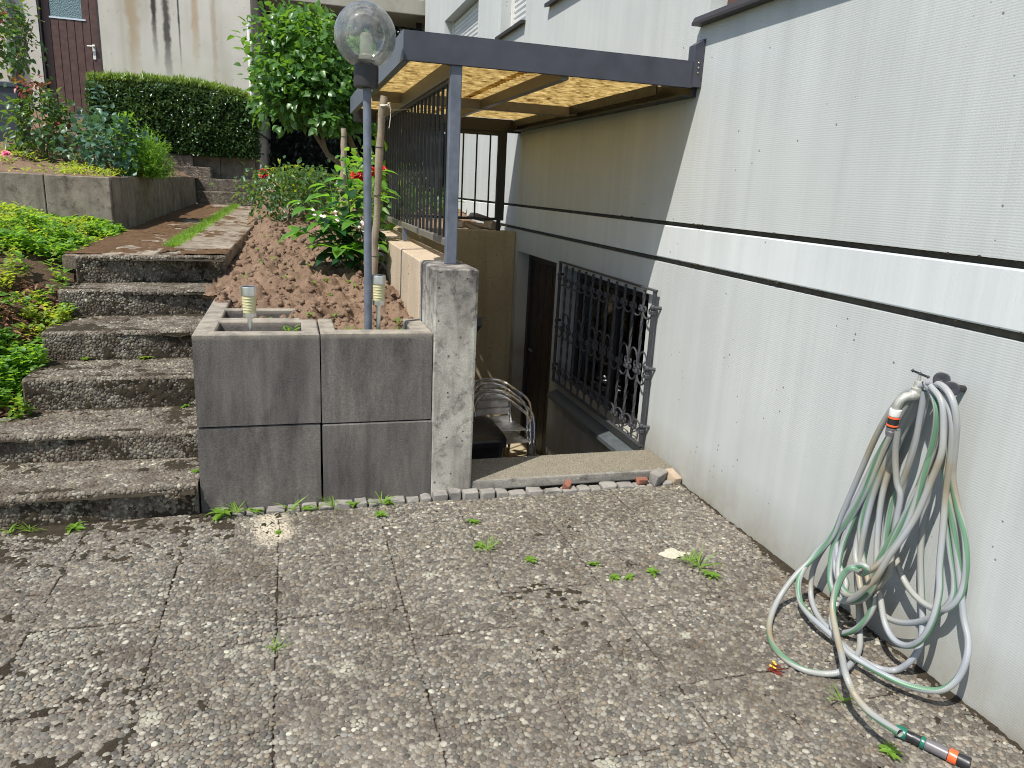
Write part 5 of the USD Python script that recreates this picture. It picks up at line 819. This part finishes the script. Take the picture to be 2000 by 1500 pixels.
spots = [(-.36, 3.69, 0, 'broad', 1.5, 'g'), (-.30, 3.7, 0, 'grass', 1.4, 'g'), (-.2, 3.69, 0, 'broad', .9, 'g'), (-.03, 3.69, 0, 'grass', 1.1, 'g'), (.05, 3.69, 0, 'broad', .8, 'g'), (.185, 3.69, 0, 'grass', 1.1, 'g'), (.29, 3.695, 0, 'broad', .9, 'g'), (.43, 3.69, 0, 'grass', 1.2, 'g'), (.47, 3.69, 0, 'broad', .9, 'g'), (.1, 3.69, 0, 'grass', .6, 'g'),
 (.41, 3.55, 0, 'broad', .9, 't'), (-1.2, 3.66, 0, 'grass', 1.0, 's'), (-1.02, 3.66, 0, 'broad', 1.1, 's'), (-1.28, 3.655, 0, 'grass', .9, 's'), (-.086, 3.44, 0, 'broad', .5, 't'), (-.085, 2.48, 0, 'grass', .7, 't'), (.865, 3.38, 0, 'broad', .8, 't'), (.857, 3.07, 0, 'grass', 1.0, 't'), (.84, 3.12, 0, 'broad', .8, 't'), (1.03, 2.94, 0, 'broad', .8, 't'), (1.31, 2.84, 0, 'broad', .7, 't'), (1.35, 2.72, 0, 'broad', .7, 't'), (1.42, 2.7, 0, 'broad', .6, 't'), (1.55, 2.72, 0, 'broad', .8, 't'), (1.79, 2.72, 0, 'grass', 1.3, 't'), (1.8, 2.64, 0, 'broad', 1.0, 't'), (1.76, 2.78, 0, 'grass', .9, 't'), (1.79, 1.775, 0, 'grass', .8, 't'), (1.77, 1.53, 0, 'broad', .9, 't'),
 (-1.25, 5.07, .494, 'broad', 1.0, 'y'), (-.9, 5.09, .494, 'broad', 1.1, 'z'), (-.5, 3.9, .16, 'broad', .6, 's'), (-.62, 4.59, .31, 'broad', .7, 's')]
LAB = {'g': ('little green weed at the foot of the planter blocks', 'weeds along the foot of the planter'), 't': ('little green weed tuft in the joints of the terrace', 'weeds in the terrace joints'), 's': ('little weed sprouting at the foot of the block steps', 'weeds at the steps')}
WL = ['broad-leaved weed clump at the left foot of the planter blocks', 'grassy weed clump with long blades at the left foot of the planter', 'low weed rosette under the left planter block', 'thin upright weed under the left planter block near the middle', 'small weed just left of the joint between the planter blocks', 'grassy weed at the joint between the two planter blocks', 'spreading weed under the right planter block', 'tall grassy weed under the right planter block', 'flat weed beside the tall grassy one under the right planter block', 'tiny grass weed between the left and right planter weeds',
 'weed alone on the terrace a hand in front of the planter', 'grassy weed at the foot of the lowest step, middle one of the three', 'broad-leaved weed at the foot of the lowest step, nearest the planter', 'leftmost grassy weed at the foot of the lowest step', 'tiny weed in the slab joint inside the cream stain', 'grass weed alone in the long slab joint at left of the terrace', 'weed near the granite setts below the end pier', 'grassy weed at the slab crossing below the end pier', 'low weed touching the grassy weed at the slab crossing', 'weed in the cross joint right of the grassy slab-crossing weed', 'weed at the left end of the weedy cross joint', 'weed second from left in the weedy cross joint', 'tiny weed third from left in the weedy cross joint', 'weed midway along the cross joint below the white lichen', 'large grassy weed right below the white lichen patch', 'spreading weed nearest the house wall below the white lichen', 'small grass weed touching the white lichen patch', 'grass weed between the hose loop and the hose end', 'weed beside the spray nozzle', '', '', 'tiny weed where the lowest tread meets the planter', 'tiny weed at the right end of the second tread']
protos = {}
for i, (x, y, z, kd, s, w) in enumerate(spots):
    key = (kd, i % 3); lab, grp = LAB.get(w, ({'y': 'leafy green seedling on the third tread at its left', 'z': 'yellow-leaved seedling on the third tread at its middle'}.get(w), None)); lab = WL[i] or lab
    if key not in protos or w == 'z':
        p = thing('weed', lab, 'weed', (x, y, z), grp, scale=s); tuft(p, 90 + i, 14 if kd == 'grass' else 15, .085 if kd == 'grass' else .045, .006 if kd == 'grass' else .02, 'leaf_cover' if w == 'z' else 'grass', kd == 'broad')
        if w != 'z': protos[key] = p
    else:
        src = protos[key]; path_ = '/World/' + numbered('/World', 'weed'); xf = UsdGeom.Xform.Define(stage, path_); xf.AddTranslateOp().Set(Gf.Vec3d(x, y, z)); xf.AddRotateZOp().Set(float(37*i % 360)); xf.AddScaleOp().Set(Gf.Vec3f(s, s, s))
        for c in stage.GetPrimAtPath(src).GetChildren():
            cp = stage.DefinePrim(path_ + '/' + c.GetName()); cp.GetReferences().AddInternalReference(c.GetPath())
        meta(xf.GetPrim(), lab, 'weed', grp)
rng = np.random.default_rng(73); sd_ = []
for k in range(46):
    x, y = -.35 + 1.0*rng.random(), 4.25 + 3.2*rng.random(); z = float(bed_z(np.array(x), np.array(y))); m = 6; a = rng.random(m)*6.28; sd_.append(leaves(np.array([x, y, z]) + np.stack([0*a, 0*a, .01 + .02*rng.random(m)], 1), np.stack([np.cos(a), np.sin(a), .5 + 0*a], 1), np.tile([0, 0, 1.0], (m, 1)), .02 + .02*rng.random(m), .012))
for (x, y, s) in [(.02, 3.98, 1.5), (-.02, 4.0, 1.2), (.26, 3.9, 1.6), (.3, 3.93, 1.2), (.35, 3.92, 1.3), (.42, 3.9, 1), (.55, 3.95, 1)]:
    m = 14; a = rng.random(m)*6.28; sd_.append(leaves(np.array([x, y, .87]) + rng.normal(0, .015, (m, 3)), np.stack([np.cos(a), np.sin(a), .9 + 0*a], 1), np.tile([0, 0, 1.0], (m, 1)), .035*s, .012))
se = thing('seedlings', 'tiny green seedlings dotted over the brown soil of the flower bed', 'seedlings', (.1, 5, .95), kind='stuff'); part(se, 'foliage', cat(sd_), 'leaf_bright', smooth=True, kind='stuff')
yf = thing('yellow_weed', 'tiny yellow-flowered creeping weed beside the hose on the paving', 'weed', (1.66, 1.97, 0)); rng = np.random.default_rng(74); tuft(yf, 5, 16, .035, .009, 'leaf_red', True)
for k in range(4): flower(yf, np.array([1.66, 1.97, .025]) + rng.normal(0, .008, 3), .008, 'yellow_petal', rng, 1, 5, (0, 0, 1))

# ------------------------------------------------------------------ lamp, solar lights, stakes
lp = thing('globe_lamp', 'garden lamp with a clear weathered glass globe on a blue-grey post', 'lamp', (.385, 3.93, .85))
part(lp, 'post', tube([[.388, 3.93, .8], [.382, 3.93, 2.12]], .0205, 14), 'lamp_grey', smooth=40); part(lp, 'collar', lathe([(0, 2.105), (.056, 2.105), (.06, 2.115), (.06, 2.205), (.054, 2.212), (0, 2.212)], 24, (.378, 3.93, 0)), 'lamp_collar', smooth=30)
gl = trimesh.creation.icosphere(4, 1.0); gv = np.array(gl.vertices); gv = gv*[.147, .147, .149] + [.374, 3.93, 2.342]; part(lp, 'globe', (gv, gl.faces), 'globe_glass', smooth=True); part(lp, 'bulb', lathe([(0, 2.213), (.036, 2.213), (.036, 2.25), (.03, 2.26), (.03, 2.34), (.024, 2.352), (0, 2.356)], 16, (.378, 3.93, 0)), 'bulb_glass', smooth=30); part(lp, 'bulb_socket', lathe([(.037, 2.2135), (.046, 2.2135), (.046, 2.232), (.037, 2.232)], 16, (.378, 3.93, 0)), 'grey_plastic', smooth=30)
def solar(base, label):
    t = thing('solar_light', label, 'solar light', base, 'solar stake lights'); x, y, z = base; s = 1.0
    part(t, 'stake', lathe([(0, -.08), (.0115, -.06), (.0115, .105), (0, .105)], 14, base), 'aluminium', smooth=30); part(t, 'base_ring', lathe([(0, .105), (.03, .105), (.032, .11), (.032, .13), (0, .1305)], 20, base), 'aluminium', smooth=30)
    part(t, 'lens', lathe([(0, .131), (.031, .131), (.0315, .14), (.034, .215), (0, .2155)], 20, base), 'yellow_plastic', smooth=30); part(t, 'lens_rib', cat([lathe([(.0315 + .0003*k, .145 + .014*k), (.0345 + .0003*k, .147 + .014*k), (.0315 + .0003*k, .149 + .014*k)], 20, base) for k in range(5)]), 'yellow_plastic', smooth=True)
    part(t, 'cap', lathe([(0, .216), (.036, .216), (.0375, .22), (.0375, .258), (.036, .262), (.033, .262), (.033, .259), (0, .259)], 20, base), 'aluminium', smooth=30); part(t, 'solar_panel', lathe([(0, .2592), (.0325, .2592), (0, .2605)], 16, base), 'black_plastic')
    return t
solar((-.203, 3.905, .868), 'steel solar light stuck in the left planter cell nearest the steps'); solar((.442, 3.935, .93), 'steel solar light on a rusty stake right of the lamp post')
def stake(label, a, b, r):
    t = thing('wooden_stake', label, 'stake', a); q = np.linspace(a, b, 14); rng = np.random.default_rng(int(abs(a[1])*10)); q = q + rng.normal(0, .004, q.shape); part(t, 'pole', tube(q, r*(1 + .08*rng.normal(0, 1, 14)), 10), 'grey_wood', smooth=True); return t, q
s1, q1 = stake('thick weathered wooden stake leaning behind the globe lamp post', (.50, 4.85, .92), (.555, 4.75, 2.16), .023)
for k in (3, 7, 10): part(s1, 'wire_tie', tube([q1[k] + .026*np.array([math.cos(a), math.sin(a), 0]) for a in np.linspace(0, 6.28, 13)], .0022, 5), 'wire_green', smooth=True)
a = q1[13] + [0, 0, -.06]; tie = [a + .027*np.array([math.cos(t), math.sin(t), .03*t]) for t in np.linspace(0, 12, 20)]
st = thing('string', 'pale string tied round the thick stake and strung to the railing', 'string', (.53, 4.75, 2.1)); part(st, 'cord', tube(spline([*tie[::3], a + [.03, -.02, .02], [.66, 5.1, 2.12], [.83, 5.5, 2.17]], 6), .003, 5), 'string', smooth=True); part(st, 'loose_end', tube(spline([a + [.03, -.01, .02], a + [.035, -.01, -.05], a + [.028, 0, -.12]], 6), .0025, 5), 'string', smooth=True)
s2, q2 = stake('slimmer grey wooden stake standing among the bright leaves of the bed', (.56, 8.5, 1.15), (.585, 8.5, 2.2), .032)
for k in (4, 9, 12): part(s2, 'wire_tie', tube([q2[k] + .035*np.array([math.cos(a), math.sin(a), 0]) for a in np.linspace(0, 6.28, 13)], .0025, 5), 'wire_green', smooth=True)

# ------------------------------------------------------------------ things in and behind the stairwell
def chair(label, c, rot, grp):
    t = thing('metal_chair', label, 'chair', c, grp, rot=rot); R = .0125
    def loop(dz, w, d): return [[-w, .02, .02 + dz], [-w, -.03, .2 + dz], [-w, .02, .47 + dz], [-w - .01, .12, .66 + dz], [-w*.8, .34, .73 + dz], [-w*.35, d, .79 + dz], [w*.35, d, .79 + dz], [w*.8, .34, .73 + dz], [w + .01, .12, .66 + dz], [w, .02, .47 + dz], [w, -.03, .2 + dz], [w, .02, .02 + dz]]
    for nm, q in (('outer_frame', loop(0, .27, .47)), ('inner_frame', loop(-.035, .238, .44))): part(t, nm, tube(spline(q, 9), R, 10), 'chrome', smooth=True, local=True)
    for s in (-1, 1): part(t, 'rear_leg', tube(spline([[.2*s, .5, .01], [.2*s, .43, .4], [.19*s, .42, .55], [.17*s, .46, .78]], 8), R, 10), 'chrome', smooth=True, local=True)
    for k in range(6): part(t, 'seat_slat', bx(-.21, .21, -.02 + .075*k, .048 + .075*k, .44 - .004*k, .449 - .004*k, .003), 'aluminium', local=True)
    for k in range(4): part(t, 'back_slat', hull([[x, .418 + .02*k + q, .5 + .07*k + w] for x in (-.17, .17) for q in (0, .006) for w in (0, .06)]), 'aluminium', local=True)
    part(t, 'seat_rail', tube([[-.215, -.03, .425], [-.215, .42, .41]], .01, 8), 'chrome', smooth=True, local=True); part(t, 'seat_rail', tube([[.215, -.03, .425], [.215, .42, .41]], .01, 8), 'chrome', smooth=True, local=True)
chair('shiny aluminium slatted armchair, upper one of the stacked pair by the basement door', (1.80, 6.06, -.88), 4, None); chair('aluminium armchair nested under the other chair by the basement door', (1.79, 5.93, -.95), 4, None)
bn = thing('black_bin', 'black plastic bin with a domed lid standing in the stairwell', 'bin', (1.34, 5.5, -.95))
def rrect(cx, cy, hx, hy, r, z, n=6):
    out = []
    for sx_, sy_, a0 in ((1, 1, 0), (-1, 1, np.pi/2), (-1, -1, np.pi), (1, -1, 1.5*np.pi)):
        for a in np.linspace(a0, a0 + np.pi/2, n): out.append([cx + sx_*(hx - r) + r*math.cos(a), cy + sy_*(hy - r) + r*math.sin(a), z])
    return np.array(out)
def loft(rings):
    n = len(rings[0]); V = np.vstack(rings + [[rings[0].mean(0)], [rings[-1].mean(0)]]); j = np.arange(n); j2 = (j + 1) % n; F = []
    for i in range(len(rings) - 1): q = np.stack([i*n + j, i*n + j2, (i+1)*n + j2, (i+1)*n + j], 1); F += [q[:, [0, 1, 2]], q[:, [0, 2, 3]]]
    m = len(rings)*n; F += [np.stack([np.full(n, m), j2, j], 1), np.stack([np.full(n, m + 1), (len(rings)-1)*n + j, (len(rings)-1)*n + j2], 1)]; return V, np.vstack(F)
part(bn, 'body', loft([rrect(1.34, 5.5, .2, .24, .07, -.95), rrect(1.34, 5.5, .23, .28, .08, -.285)]), 'black_plastic', smooth=40); part(bn, 'lid', loft([rrect(1.34, 5.5, .25, .3, .09, -.283), rrect(1.34, 5.5, .255, .305, .09, -.235), rrect(1.34, 5.5, .24, .29, .1, -.205), rrect(1.34, 5.5, .15, .2, .1, -.19)]), 'black_plastic', smooth=50)
hr = thing('stair_handrail', 'black handrail end poking out behind the end pier of the stairwell', 'handrail', (1.0, 4.4, .8)); part(hr, 'rail', hull([[1.045 + q, 4.28, .905 + w] for q in (0, .055) for w in (-.05, 0)] + [[1.045 + q, 5.9, -.02 + w] for q in (0, .055) for w in (-.05, 0)]), 'steel_black')
for y in (4.45, 5.6): part(hr, 'bracket', tube([[.938, y, .73 - (y - 4.3)*.571], [1.06, y, .84 - (y - 4.3)*.571]], .009, 8), 'steel_black', smooth=True)
for i, (x, y, h_, lab) in enumerate([(1.9, 11.3, .95, 'tall black refuse bin against the far house wall behind the railing'), (1.62, 12.1, .9, 'dark refuse bin farthest back beyond the stair railing')]):
    z = float(bed_z(np.array(x), np.array(y))); wb = thing('refuse_bin', lab, 'bin', (x, y, z)); part(wb, 'body', loft([rrect(x, y, .2, .24, .05, z), rrect(x, y, .27, .3, .05, z + h_)]), 'black_plastic', smooth=40); part(wb, 'lid', loft([rrect(x, y, .29, .33, .06, z + h_ + .002), rrect(x, y, .29, .33, .06, z + h_ + .04), rrect(x, y, .2, .25, .06, z + h_ + .09)]), 'black_plastic', smooth=50); part(wb, 'handle', tube([[x - .22, y + .34, z + h_], [x + .22, y + .34, z + h_]], .015, 8), 'black_plastic', smooth=True)
rng = np.random.default_rng(81)
RL = ['grey slate shard tilted on top of the rubble heap behind the back railing', 'tan stone fragment at the left of the rubble heap', 'broken pale tile lying flat in the rubble heap', 'long tan stone at the foot of the rubble heap', 'small sandy stone at the right end of the rubble heap']
for (p, s, a), lab in zip([((1.93, 7.68, 1.36), (.1, .05, .018), .3), ((1.72, 7.66, 1.285), (.08, .06, .03), .8), ((1.86, 7.64, 1.29), (.11, .05, .02), .1), ((1.8, 7.62, 1.265), (.14, .04, .02), -.1), ((2.03, 7.66, 1.28), (.07, .06, .04), .5)], RL):
    q = np.array([[i, j, k] for i in (-1, 1) for j in (-1, 1) for k in (-1, 1)], float)*(1 + rng.normal(0, .22, (8, 3)))*s; top('rubble_stone', move(hull(q @ Rotation.from_euler('zyx', [a, rng.normal(0, .4), rng.normal(0, .25)]).as_matrix().T), p), 'granite' if 'slate' in lab else 'tan_concrete', lab, 'stone')

# ------------------------------------------------------------------ tap and hose
tp = thing('garden_tap', 'weathered metal garden tap with a small black T handle on the house wall', 'tap', (2.226, 2.07, 1.02)); TY = 2.035
part(tp, 'wall_flange', lathe([(0, 0), (.034, 0), (.034, .006), (.02, .012), (0, .012)], 18, (WX, TY, 1.02), (-1, 0, 0)), 'tap_metal', smooth=30)
part(tp, 'body', tube([[WX - .01, TY, 1.02], [WX - .05, TY, 1.022], [WX - .085, TY, 1.024], [WX - .115, TY, 1.02]], [.015, .016, .021, .019], 12), 'tap_metal', smooth=True)
part(tp, 'spout', tube(spline([[WX - .1, TY, 1.018], [WX - .13, TY + .008, 1.012], [WX - .15, TY + .016, .985], [WX - .152, TY + .018, .955]], 6), np.linspace(.017, .013, 19), 12), 'tap_metal', smooth=True)
part(tp, 'bonnet', lathe([(0, 1.03), (.02, 1.03), (.021, 1.048), (.016, 1.05), (.013, 1.07), (.006, 1.074), (.0045, 1.098), (0, 1.098)], 14, (WX - .092, TY, 0)), 'tap_metal', smooth=30)
part(tp, 'handle', cat([tube([[WX - .092, TY + .034, 1.102], [WX - .092, TY - .034, 1.096]], .0042, 8), lathe([(0, -.007), (.007, 0), (0, .007)], 10, (WX - .092, TY + .035, 1.102)), lathe([(0, -.007), (.007, 0), (0, .007)], 10, (WX - .092, TY - .035, 1.096)), lathe([(0, -.008), (.008, 0), (0, .008)], 10, (WX - .092, TY, 1.099))]), 'steel_black', smooth=40)
hh = thing('hose_holder', 'black twin-lobed hose hanger behind the tap', 'hose holder', (WX, 2.0, 1.03))
for (y, z) in ((1.934, 1.103), (1.891, 1.082)): part(hh, 'lobe', lathe([(0, 0), (.019, .001), (.026, .006), (.027, .011), (.021, .013), (.0, .009)], 20, (WX - .1, y, z), (-.75, -.55, .25)), 'black_plastic', smooth=30)
part(hh, 'arm', tube([[WX, 1.93, 1.07], [WX - .1, 1.92, 1.085]], .012, 12), 'black_plastic', smooth=40)
HOSE = {
    'A': [[2.136, 2.012, 1.066], [2.126, 2.072, 1.02], [2.126, 2.125, 0.937], [2.136, 2.183, 0.815], [2.146, 2.241, 0.64], [2.146, 2.291, 0.453], [2.136, 2.316, 0.331], [2.096, 2.346, 0.232], [2.006, 2.349, 0.138], [1.926, 2.329, 0.049], [1.824, 2.233, 0.014], [1.751, 2.115, 0.014], [1.736, 2.021, 0.014], [1.761, 1.943, 0.014], [1.824, 1.902, 0.014], [1.876, 1.88, 0.032], [1.976, 1.932, 0.027], [2.066, 2.005, 0.029], [2.126, 2.092, 0.086], [2.146, 2.14, 0.178], [2.156, 2.171, 0.293], [2.156, 2.176, 0.41], [2.166, 2.174, 0.574], [2.156, 2.119, 0.776], [2.156, 2.079, 0.918], [2.166, 2.047, 1.031]],
    'B': [[2.156, 2.048, 1.051], [2.156, 2.102, 0.932], [2.166, 2.163, 0.77], [2.166, 2.208, 0.594], [2.166, 2.264, 0.44], [2.156, 2.308, 0.346], [2.146, 2.314, 0.256], [2.126, 2.281, 0.162], [2.106, 2.222, 0.122], [2.096, 2.148, 0.13], [2.086, 2.065, 0.186], [2.086, 2.022, 0.252], [2.096, 2.002, 0.355], [2.106, 1.986, 0.462], [2.116, 1.967, 0.569], [2.126, 1.944, 0.696], [2.136, 1.926, 0.806], [2.136, 1.926, 0.937], [2.136, 1.949, 1.014], [2.146, 2.003, 1.059]],
    'C': [[2.176, 2.071, 1.036], [2.176, 2.133, 0.889], [2.176, 2.203, 0.71], [2.166, 2.262, 0.5], [2.146, 2.322, 0.34], [2.106, 2.36, 0.237], [2.046, 2.347, 0.173], [2.006, 2.318, 0.123], [1.986, 2.267, 0.072], [1.966, 2.182, 0.064], [1.966, 2.091, 0.06], [1.986, 2.003, 0.042], [2.022, 1.95, 0.014], [2.051, 1.885, 0.014], [2.104, 1.862, 0.014], [2.126, 1.827, 0.073], [2.146, 1.82, 0.141], [2.166, 1.847, 0.222], [2.176, 1.887, 0.32], [2.176, 1.92, 0.445], [2.176, 1.937, 0.567], [2.166, 1.932, 0.73], [2.166, 1.919, 0.837], [2.156, 1.918, 0.949], [2.146, 1.948, 1.039], [2.146, 1.993, 1.068]],
    'D': [[2.166, 2.067, 1.036], [2.176, 2.12, 0.947], [2.186, 2.183, 0.762], [2.186, 2.245, 0.589], [2.176, 2.301, 0.409], [2.146, 2.362, 0.257], [2.126, 2.382, 0.146], [2.106, 2.351, 0.048], [2.071, 2.263, 0.014], [2.043, 2.157, 0.014], [2.066, 2.106, 0.018], [2.076, 2.043, 0.078], [2.096, 2.013, 0.163], [2.116, 2.024, 0.236], [2.146, 2.064, 0.327], [2.176, 2.116, 0.437], [2.186, 2.148, 0.583], [2.186, 2.129, 0.77], [2.176, 2.077, 0.928], [2.176, 2.048, 1.02]],
    'E': [[2.166, 2.329, 0.335], [2.146, 2.274, 0.24], [2.126, 2.187, 0.178], [2.086, 2.177, 0.102], [2.026, 2.127, 0.066], [1.966, 2.023, 0.068], [1.946, 1.938, 0.062], [1.966, 1.868, 0.056], [1.986, 1.797, 0.058], [2.026, 1.738, 0.055], [2.066, 1.685, 0.066], [2.096, 1.651, 0.091], [2.126, 1.636, 0.14], [2.146, 1.638, 0.21], [2.166, 1.663, 0.264], [2.176, 1.704, 0.321], [2.176, 1.736, 0.407], [2.176, 1.779, 0.518], [2.166, 1.817, 0.635], [2.146, 1.859, 0.78], [2.136, 1.883, 0.872], [2.126, 1.891, 0.959], [2.116, 1.91, 1.031], [2.126, 1.961, 1.066]],
    'F': [[2.106, 1.955, 1.077], [2.096, 1.89, 1.038], [2.096, 1.862, 0.95], [2.096, 1.851, 0.866], [2.096, 1.869, 0.76], [2.086, 1.888, 0.63], [2.066, 1.907, 0.538], [2.046, 1.93, 0.453], [2.036, 1.961, 0.349], [2.026, 2.001, 0.271], [2.026, 2.045, 0.211], [2.026, 2.097, 0.174], [2.026, 2.122, 0.178], [2.006, 2.101, 0.24], [1.986, 2.06, 0.317], [1.976, 2.01, 0.372], [1.976, 1.973, 0.397], [1.986, 1.958, 0.388], [2.006, 1.996, 0.347], [2.026, 2.037, 0.331]],
    'F2': [[2.026, 2.016, 0.334], [2.046, 1.98, 0.381], [2.066, 1.946, 0.459], [2.086, 1.928, 0.537], [2.106, 1.924, 0.643], [2.116, 1.919, 0.759], [2.126, 1.912, 0.862], [2.126, 1.908, 0.953], [2.116, 1.929, 1.035], [2.126, 1.991, 1.069]],
    'F3': [[1.976, 1.988, 0.369], [1.956, 2.001, 0.372], [1.946, 2.019, 0.344], [1.926, 2.022, 0.292], [1.896, 1.996, 0.222], [1.856, 1.917, 0.175], [1.806, 1.824, 0.154], [1.726, 1.707, 0.163], [1.726, 1.657, 0.125], [1.726, 1.595, 0.113], [1.726, 1.527, 0.121], [1.726, 1.466, 0.134]],
    'G': [[2.126, 1.987, 1.076], [2.106, 1.912, 1.089], [2.096, 1.853, 1.058], [2.106, 1.829, 0.989], [2.126, 1.83, 0.892], [2.146, 1.834, 0.791], [2.166, 1.813, 0.697], [2.176, 1.77, 0.605], [2.176, 1.741, 0.518], [2.176, 1.731, 0.441], [2.166, 1.731, 0.379], [2.156, 1.759, 0.323], [2.156, 1.817, 0.295], [2.156, 1.886, 0.298], [2.166, 1.958, 0.323], [2.166, 2.008, 0.378], [2.176, 2.051, 0.457], [2.176, 2.057, 0.623], [2.166, 2.035, 0.795], [2.156, 2.013, 0.959], [2.156, 2.015, 1.03]],
    'H': [[2.146, 2.016, 1.065], [2.126, 1.933, 1.073], [2.106, 1.871, 1.034], [2.106, 1.838, 0.967], [2.126, 1.838, 0.84], [2.146, 1.844, 0.716], [2.146, 1.828, 0.601], [2.136, 1.801, 0.469], [2.126, 1.773, 0.381], [2.106, 1.759, 0.285], [2.096, 1.777, 0.201], [2.096, 1.825, 0.143], [2.096, 1.887, 0.127], [2.106, 1.949, 0.155], [2.116, 2.0, 0.227], [2.126, 2.045, 0.293], [2.146, 2.098, 0.437], [2.156, 2.122, 0.597], [2.166, 2.11, 0.779], [2.166, 2.06, 0.955], [2.166, 2.039, 1.023]],
    'I': [[2.156, 2.002, 1.064], [2.146, 1.932, 1.034], [2.156, 1.889, 0.899], [2.176, 1.874, 0.752], [2.176, 1.853, 0.648], [2.176, 1.809, 0.524], [2.176, 1.769, 0.43], [2.166, 1.755, 0.36], [2.156, 1.795, 0.276], [2.156, 1.881, 0.193], [2.156, 1.977, 0.148], [2.156, 2.051, 0.162], [2.156, 2.102, 0.222], [2.166, 2.173, 0.315], [2.166, 2.209, 0.417], [2.176, 2.197, 0.563], [2.176, 2.142, 0.755], [2.176, 2.091, 0.934], [2.176, 2.054, 1.018]],
    'K': [[2.136, 2.004, 1.045], [2.146, 2.011, 0.94], [2.156, 2.02, 0.822], [2.166, 2.049, 0.693], [2.166, 2.073, 0.583], [2.156, 2.07, 0.484], [2.146, 2.06, 0.399], [2.126, 2.038, 0.309], [2.106, 2.056, 0.237], [2.096, 2.105, 0.177], [2.106, 2.182, 0.158], [2.126, 2.242, 0.209], [2.156, 2.275, 0.3], [2.176, 2.26, 0.44], [2.186, 2.225, 0.632], [2.186, 2.167, 0.812], [2.176, 2.096, 0.954]],
    'L': [[2.116, 1.963, 1.067], [2.106, 1.912, 1.002], [2.116, 1.909, 0.894], [2.126, 1.933, 0.752], [2.126, 1.967, 0.606], [2.116, 2.002, 0.482], [2.106, 2.027, 0.385], [2.106, 2.041, 0.297], [2.106, 2.08, 0.217], [2.126, 2.135, 0.255], [2.156, 2.202, 0.325], [2.176, 2.213, 0.438], [2.186, 2.188, 0.601], [2.186, 2.139, 0.811], [2.176, 2.084, 0.958]],
    'J': [[2.076, 2.028, 0.894], [2.096, 2.039, 0.797], [2.116, 2.029, 0.693], [2.126, 2.01, 0.641], [2.126, 2.006, 0.55], [2.126, 2.0, 0.431], [2.116, 1.988, 0.349], [2.106, 2.009, 0.281], [2.106, 2.061, 0.228], [2.106, 2.129, 0.167], [2.106, 2.185, 0.169], [2.126, 2.247, 0.194], [2.146, 2.289, 0.232], [2.166, 2.316, 0.329], [2.176, 2.279, 0.456]],
}
hs = thing('garden_hose', 'long grey-white garden hose with green stripe hung in loops from the tap', 'hose', (2.1, 2.0, 0)); V, F, UV, n = [], [], [], 0
for k, (nm, pts) in enumerate(HOSE.items()):
    q = spline(pts, 12); rng = np.random.default_rng(ord(nm[0]) + len(nm)); L = np.concatenate([[0], np.cumsum(np.linalg.norm(np.diff(q, axis=0), axis=1))]); tw = rng.random() + .55*np.sin(L*1.7 + rng.random()*6) + .5*L
    v, f, uv = tube(q, .0116, 12, uv=True, twist=tw); V.append(v); F.append(f + n); UV.append(uv); n += len(v)
part(hs, 'hose_tube', (np.vstack(V), np.vstack(F)), 'hose_skin', smooth=True, uv=np.vstack(UV))
def along(a, b, prof, n=20):
    a, b = np.array(a, float), np.array(b, float); return lathe(prof, n, a, norm(b - a))
NA, NB = (1.848, 1.59, .024), (1.961, 1.42, .02)
nz = part(hs, 'nozzle', along(NA, NB, [(0, .088), (.0165, .088), (.018, .094), (.0195, .15), (.0195, .152), (0, .153)]), 'grey_plastic', smooth=30, label='adjustable spray nozzle lying on the paving')
part(nz, 'nut', along(NA, NB, [(.01, 0), (.0175, .001), (.019, .006), (.019, .03), (.016, .034), (0, .034)]), 'green_plastic', smooth=30); part(nz, 'sleeve', along(NA, NB, [(0, .034), (.0155, .0345), (.0155, .05), (.0175, .0505), (.0175, .053), (.016, .0535), (.016, .074), (0, .0745)]), 'black_plastic', smooth=30)
part(nz, 'ring', along(NA, NB, [(0, .0748), (.0185, .075), (.0195, .08), (.0185, .0872), (0, .0875)]), 'green_plastic', smooth=30); part(nz, 'orange_ring', along(NA, NB, [(0, .1533), (.021, .154), (.022, .16), (.0215, .178), (0, .1785)]), 'orange_plastic', smooth=30); part(nz, 'tip', along(NA, NB, [(0, .179), (.018, .179), (.0205, .21), (.019, .214), (.012, .2145), (0, .207)]), 'black_plastic', smooth=30)
CT = (WX - .152, TY + .018, .965); CB = (WX - .15, TY + .024, .86)
cn = part(hs, 'tap_connector', along(CT, CB, [(0, .027), (.0185, .027), (.019, .03), (.019, .07), (.0, .0705)]), 'black_plastic', smooth=30); part(cn, 'white_nut', along(CT, CB, [(.012, 0), (.0195, .001), (.0205, .004), (.0205, .022), (.019, .0265), (0, .0268)]), 'white_paint', smooth=30)
for z in (.0285, .058): part(cn, 'orange_band', along(CT, CB, [(.0188, z), (.0205, z + .001), (.0205, z + .006), (.0188, z + .007)]), 'orange_plastic', smooth=30)
part(cn, 'grip', along(CT, CB, [(0, .071), (.0185, .0712), (.0195, .076), (.018, .082), (.0195, .084), (.0165, .102), (.011, .104)]), 'grey_plastic', smooth=30)
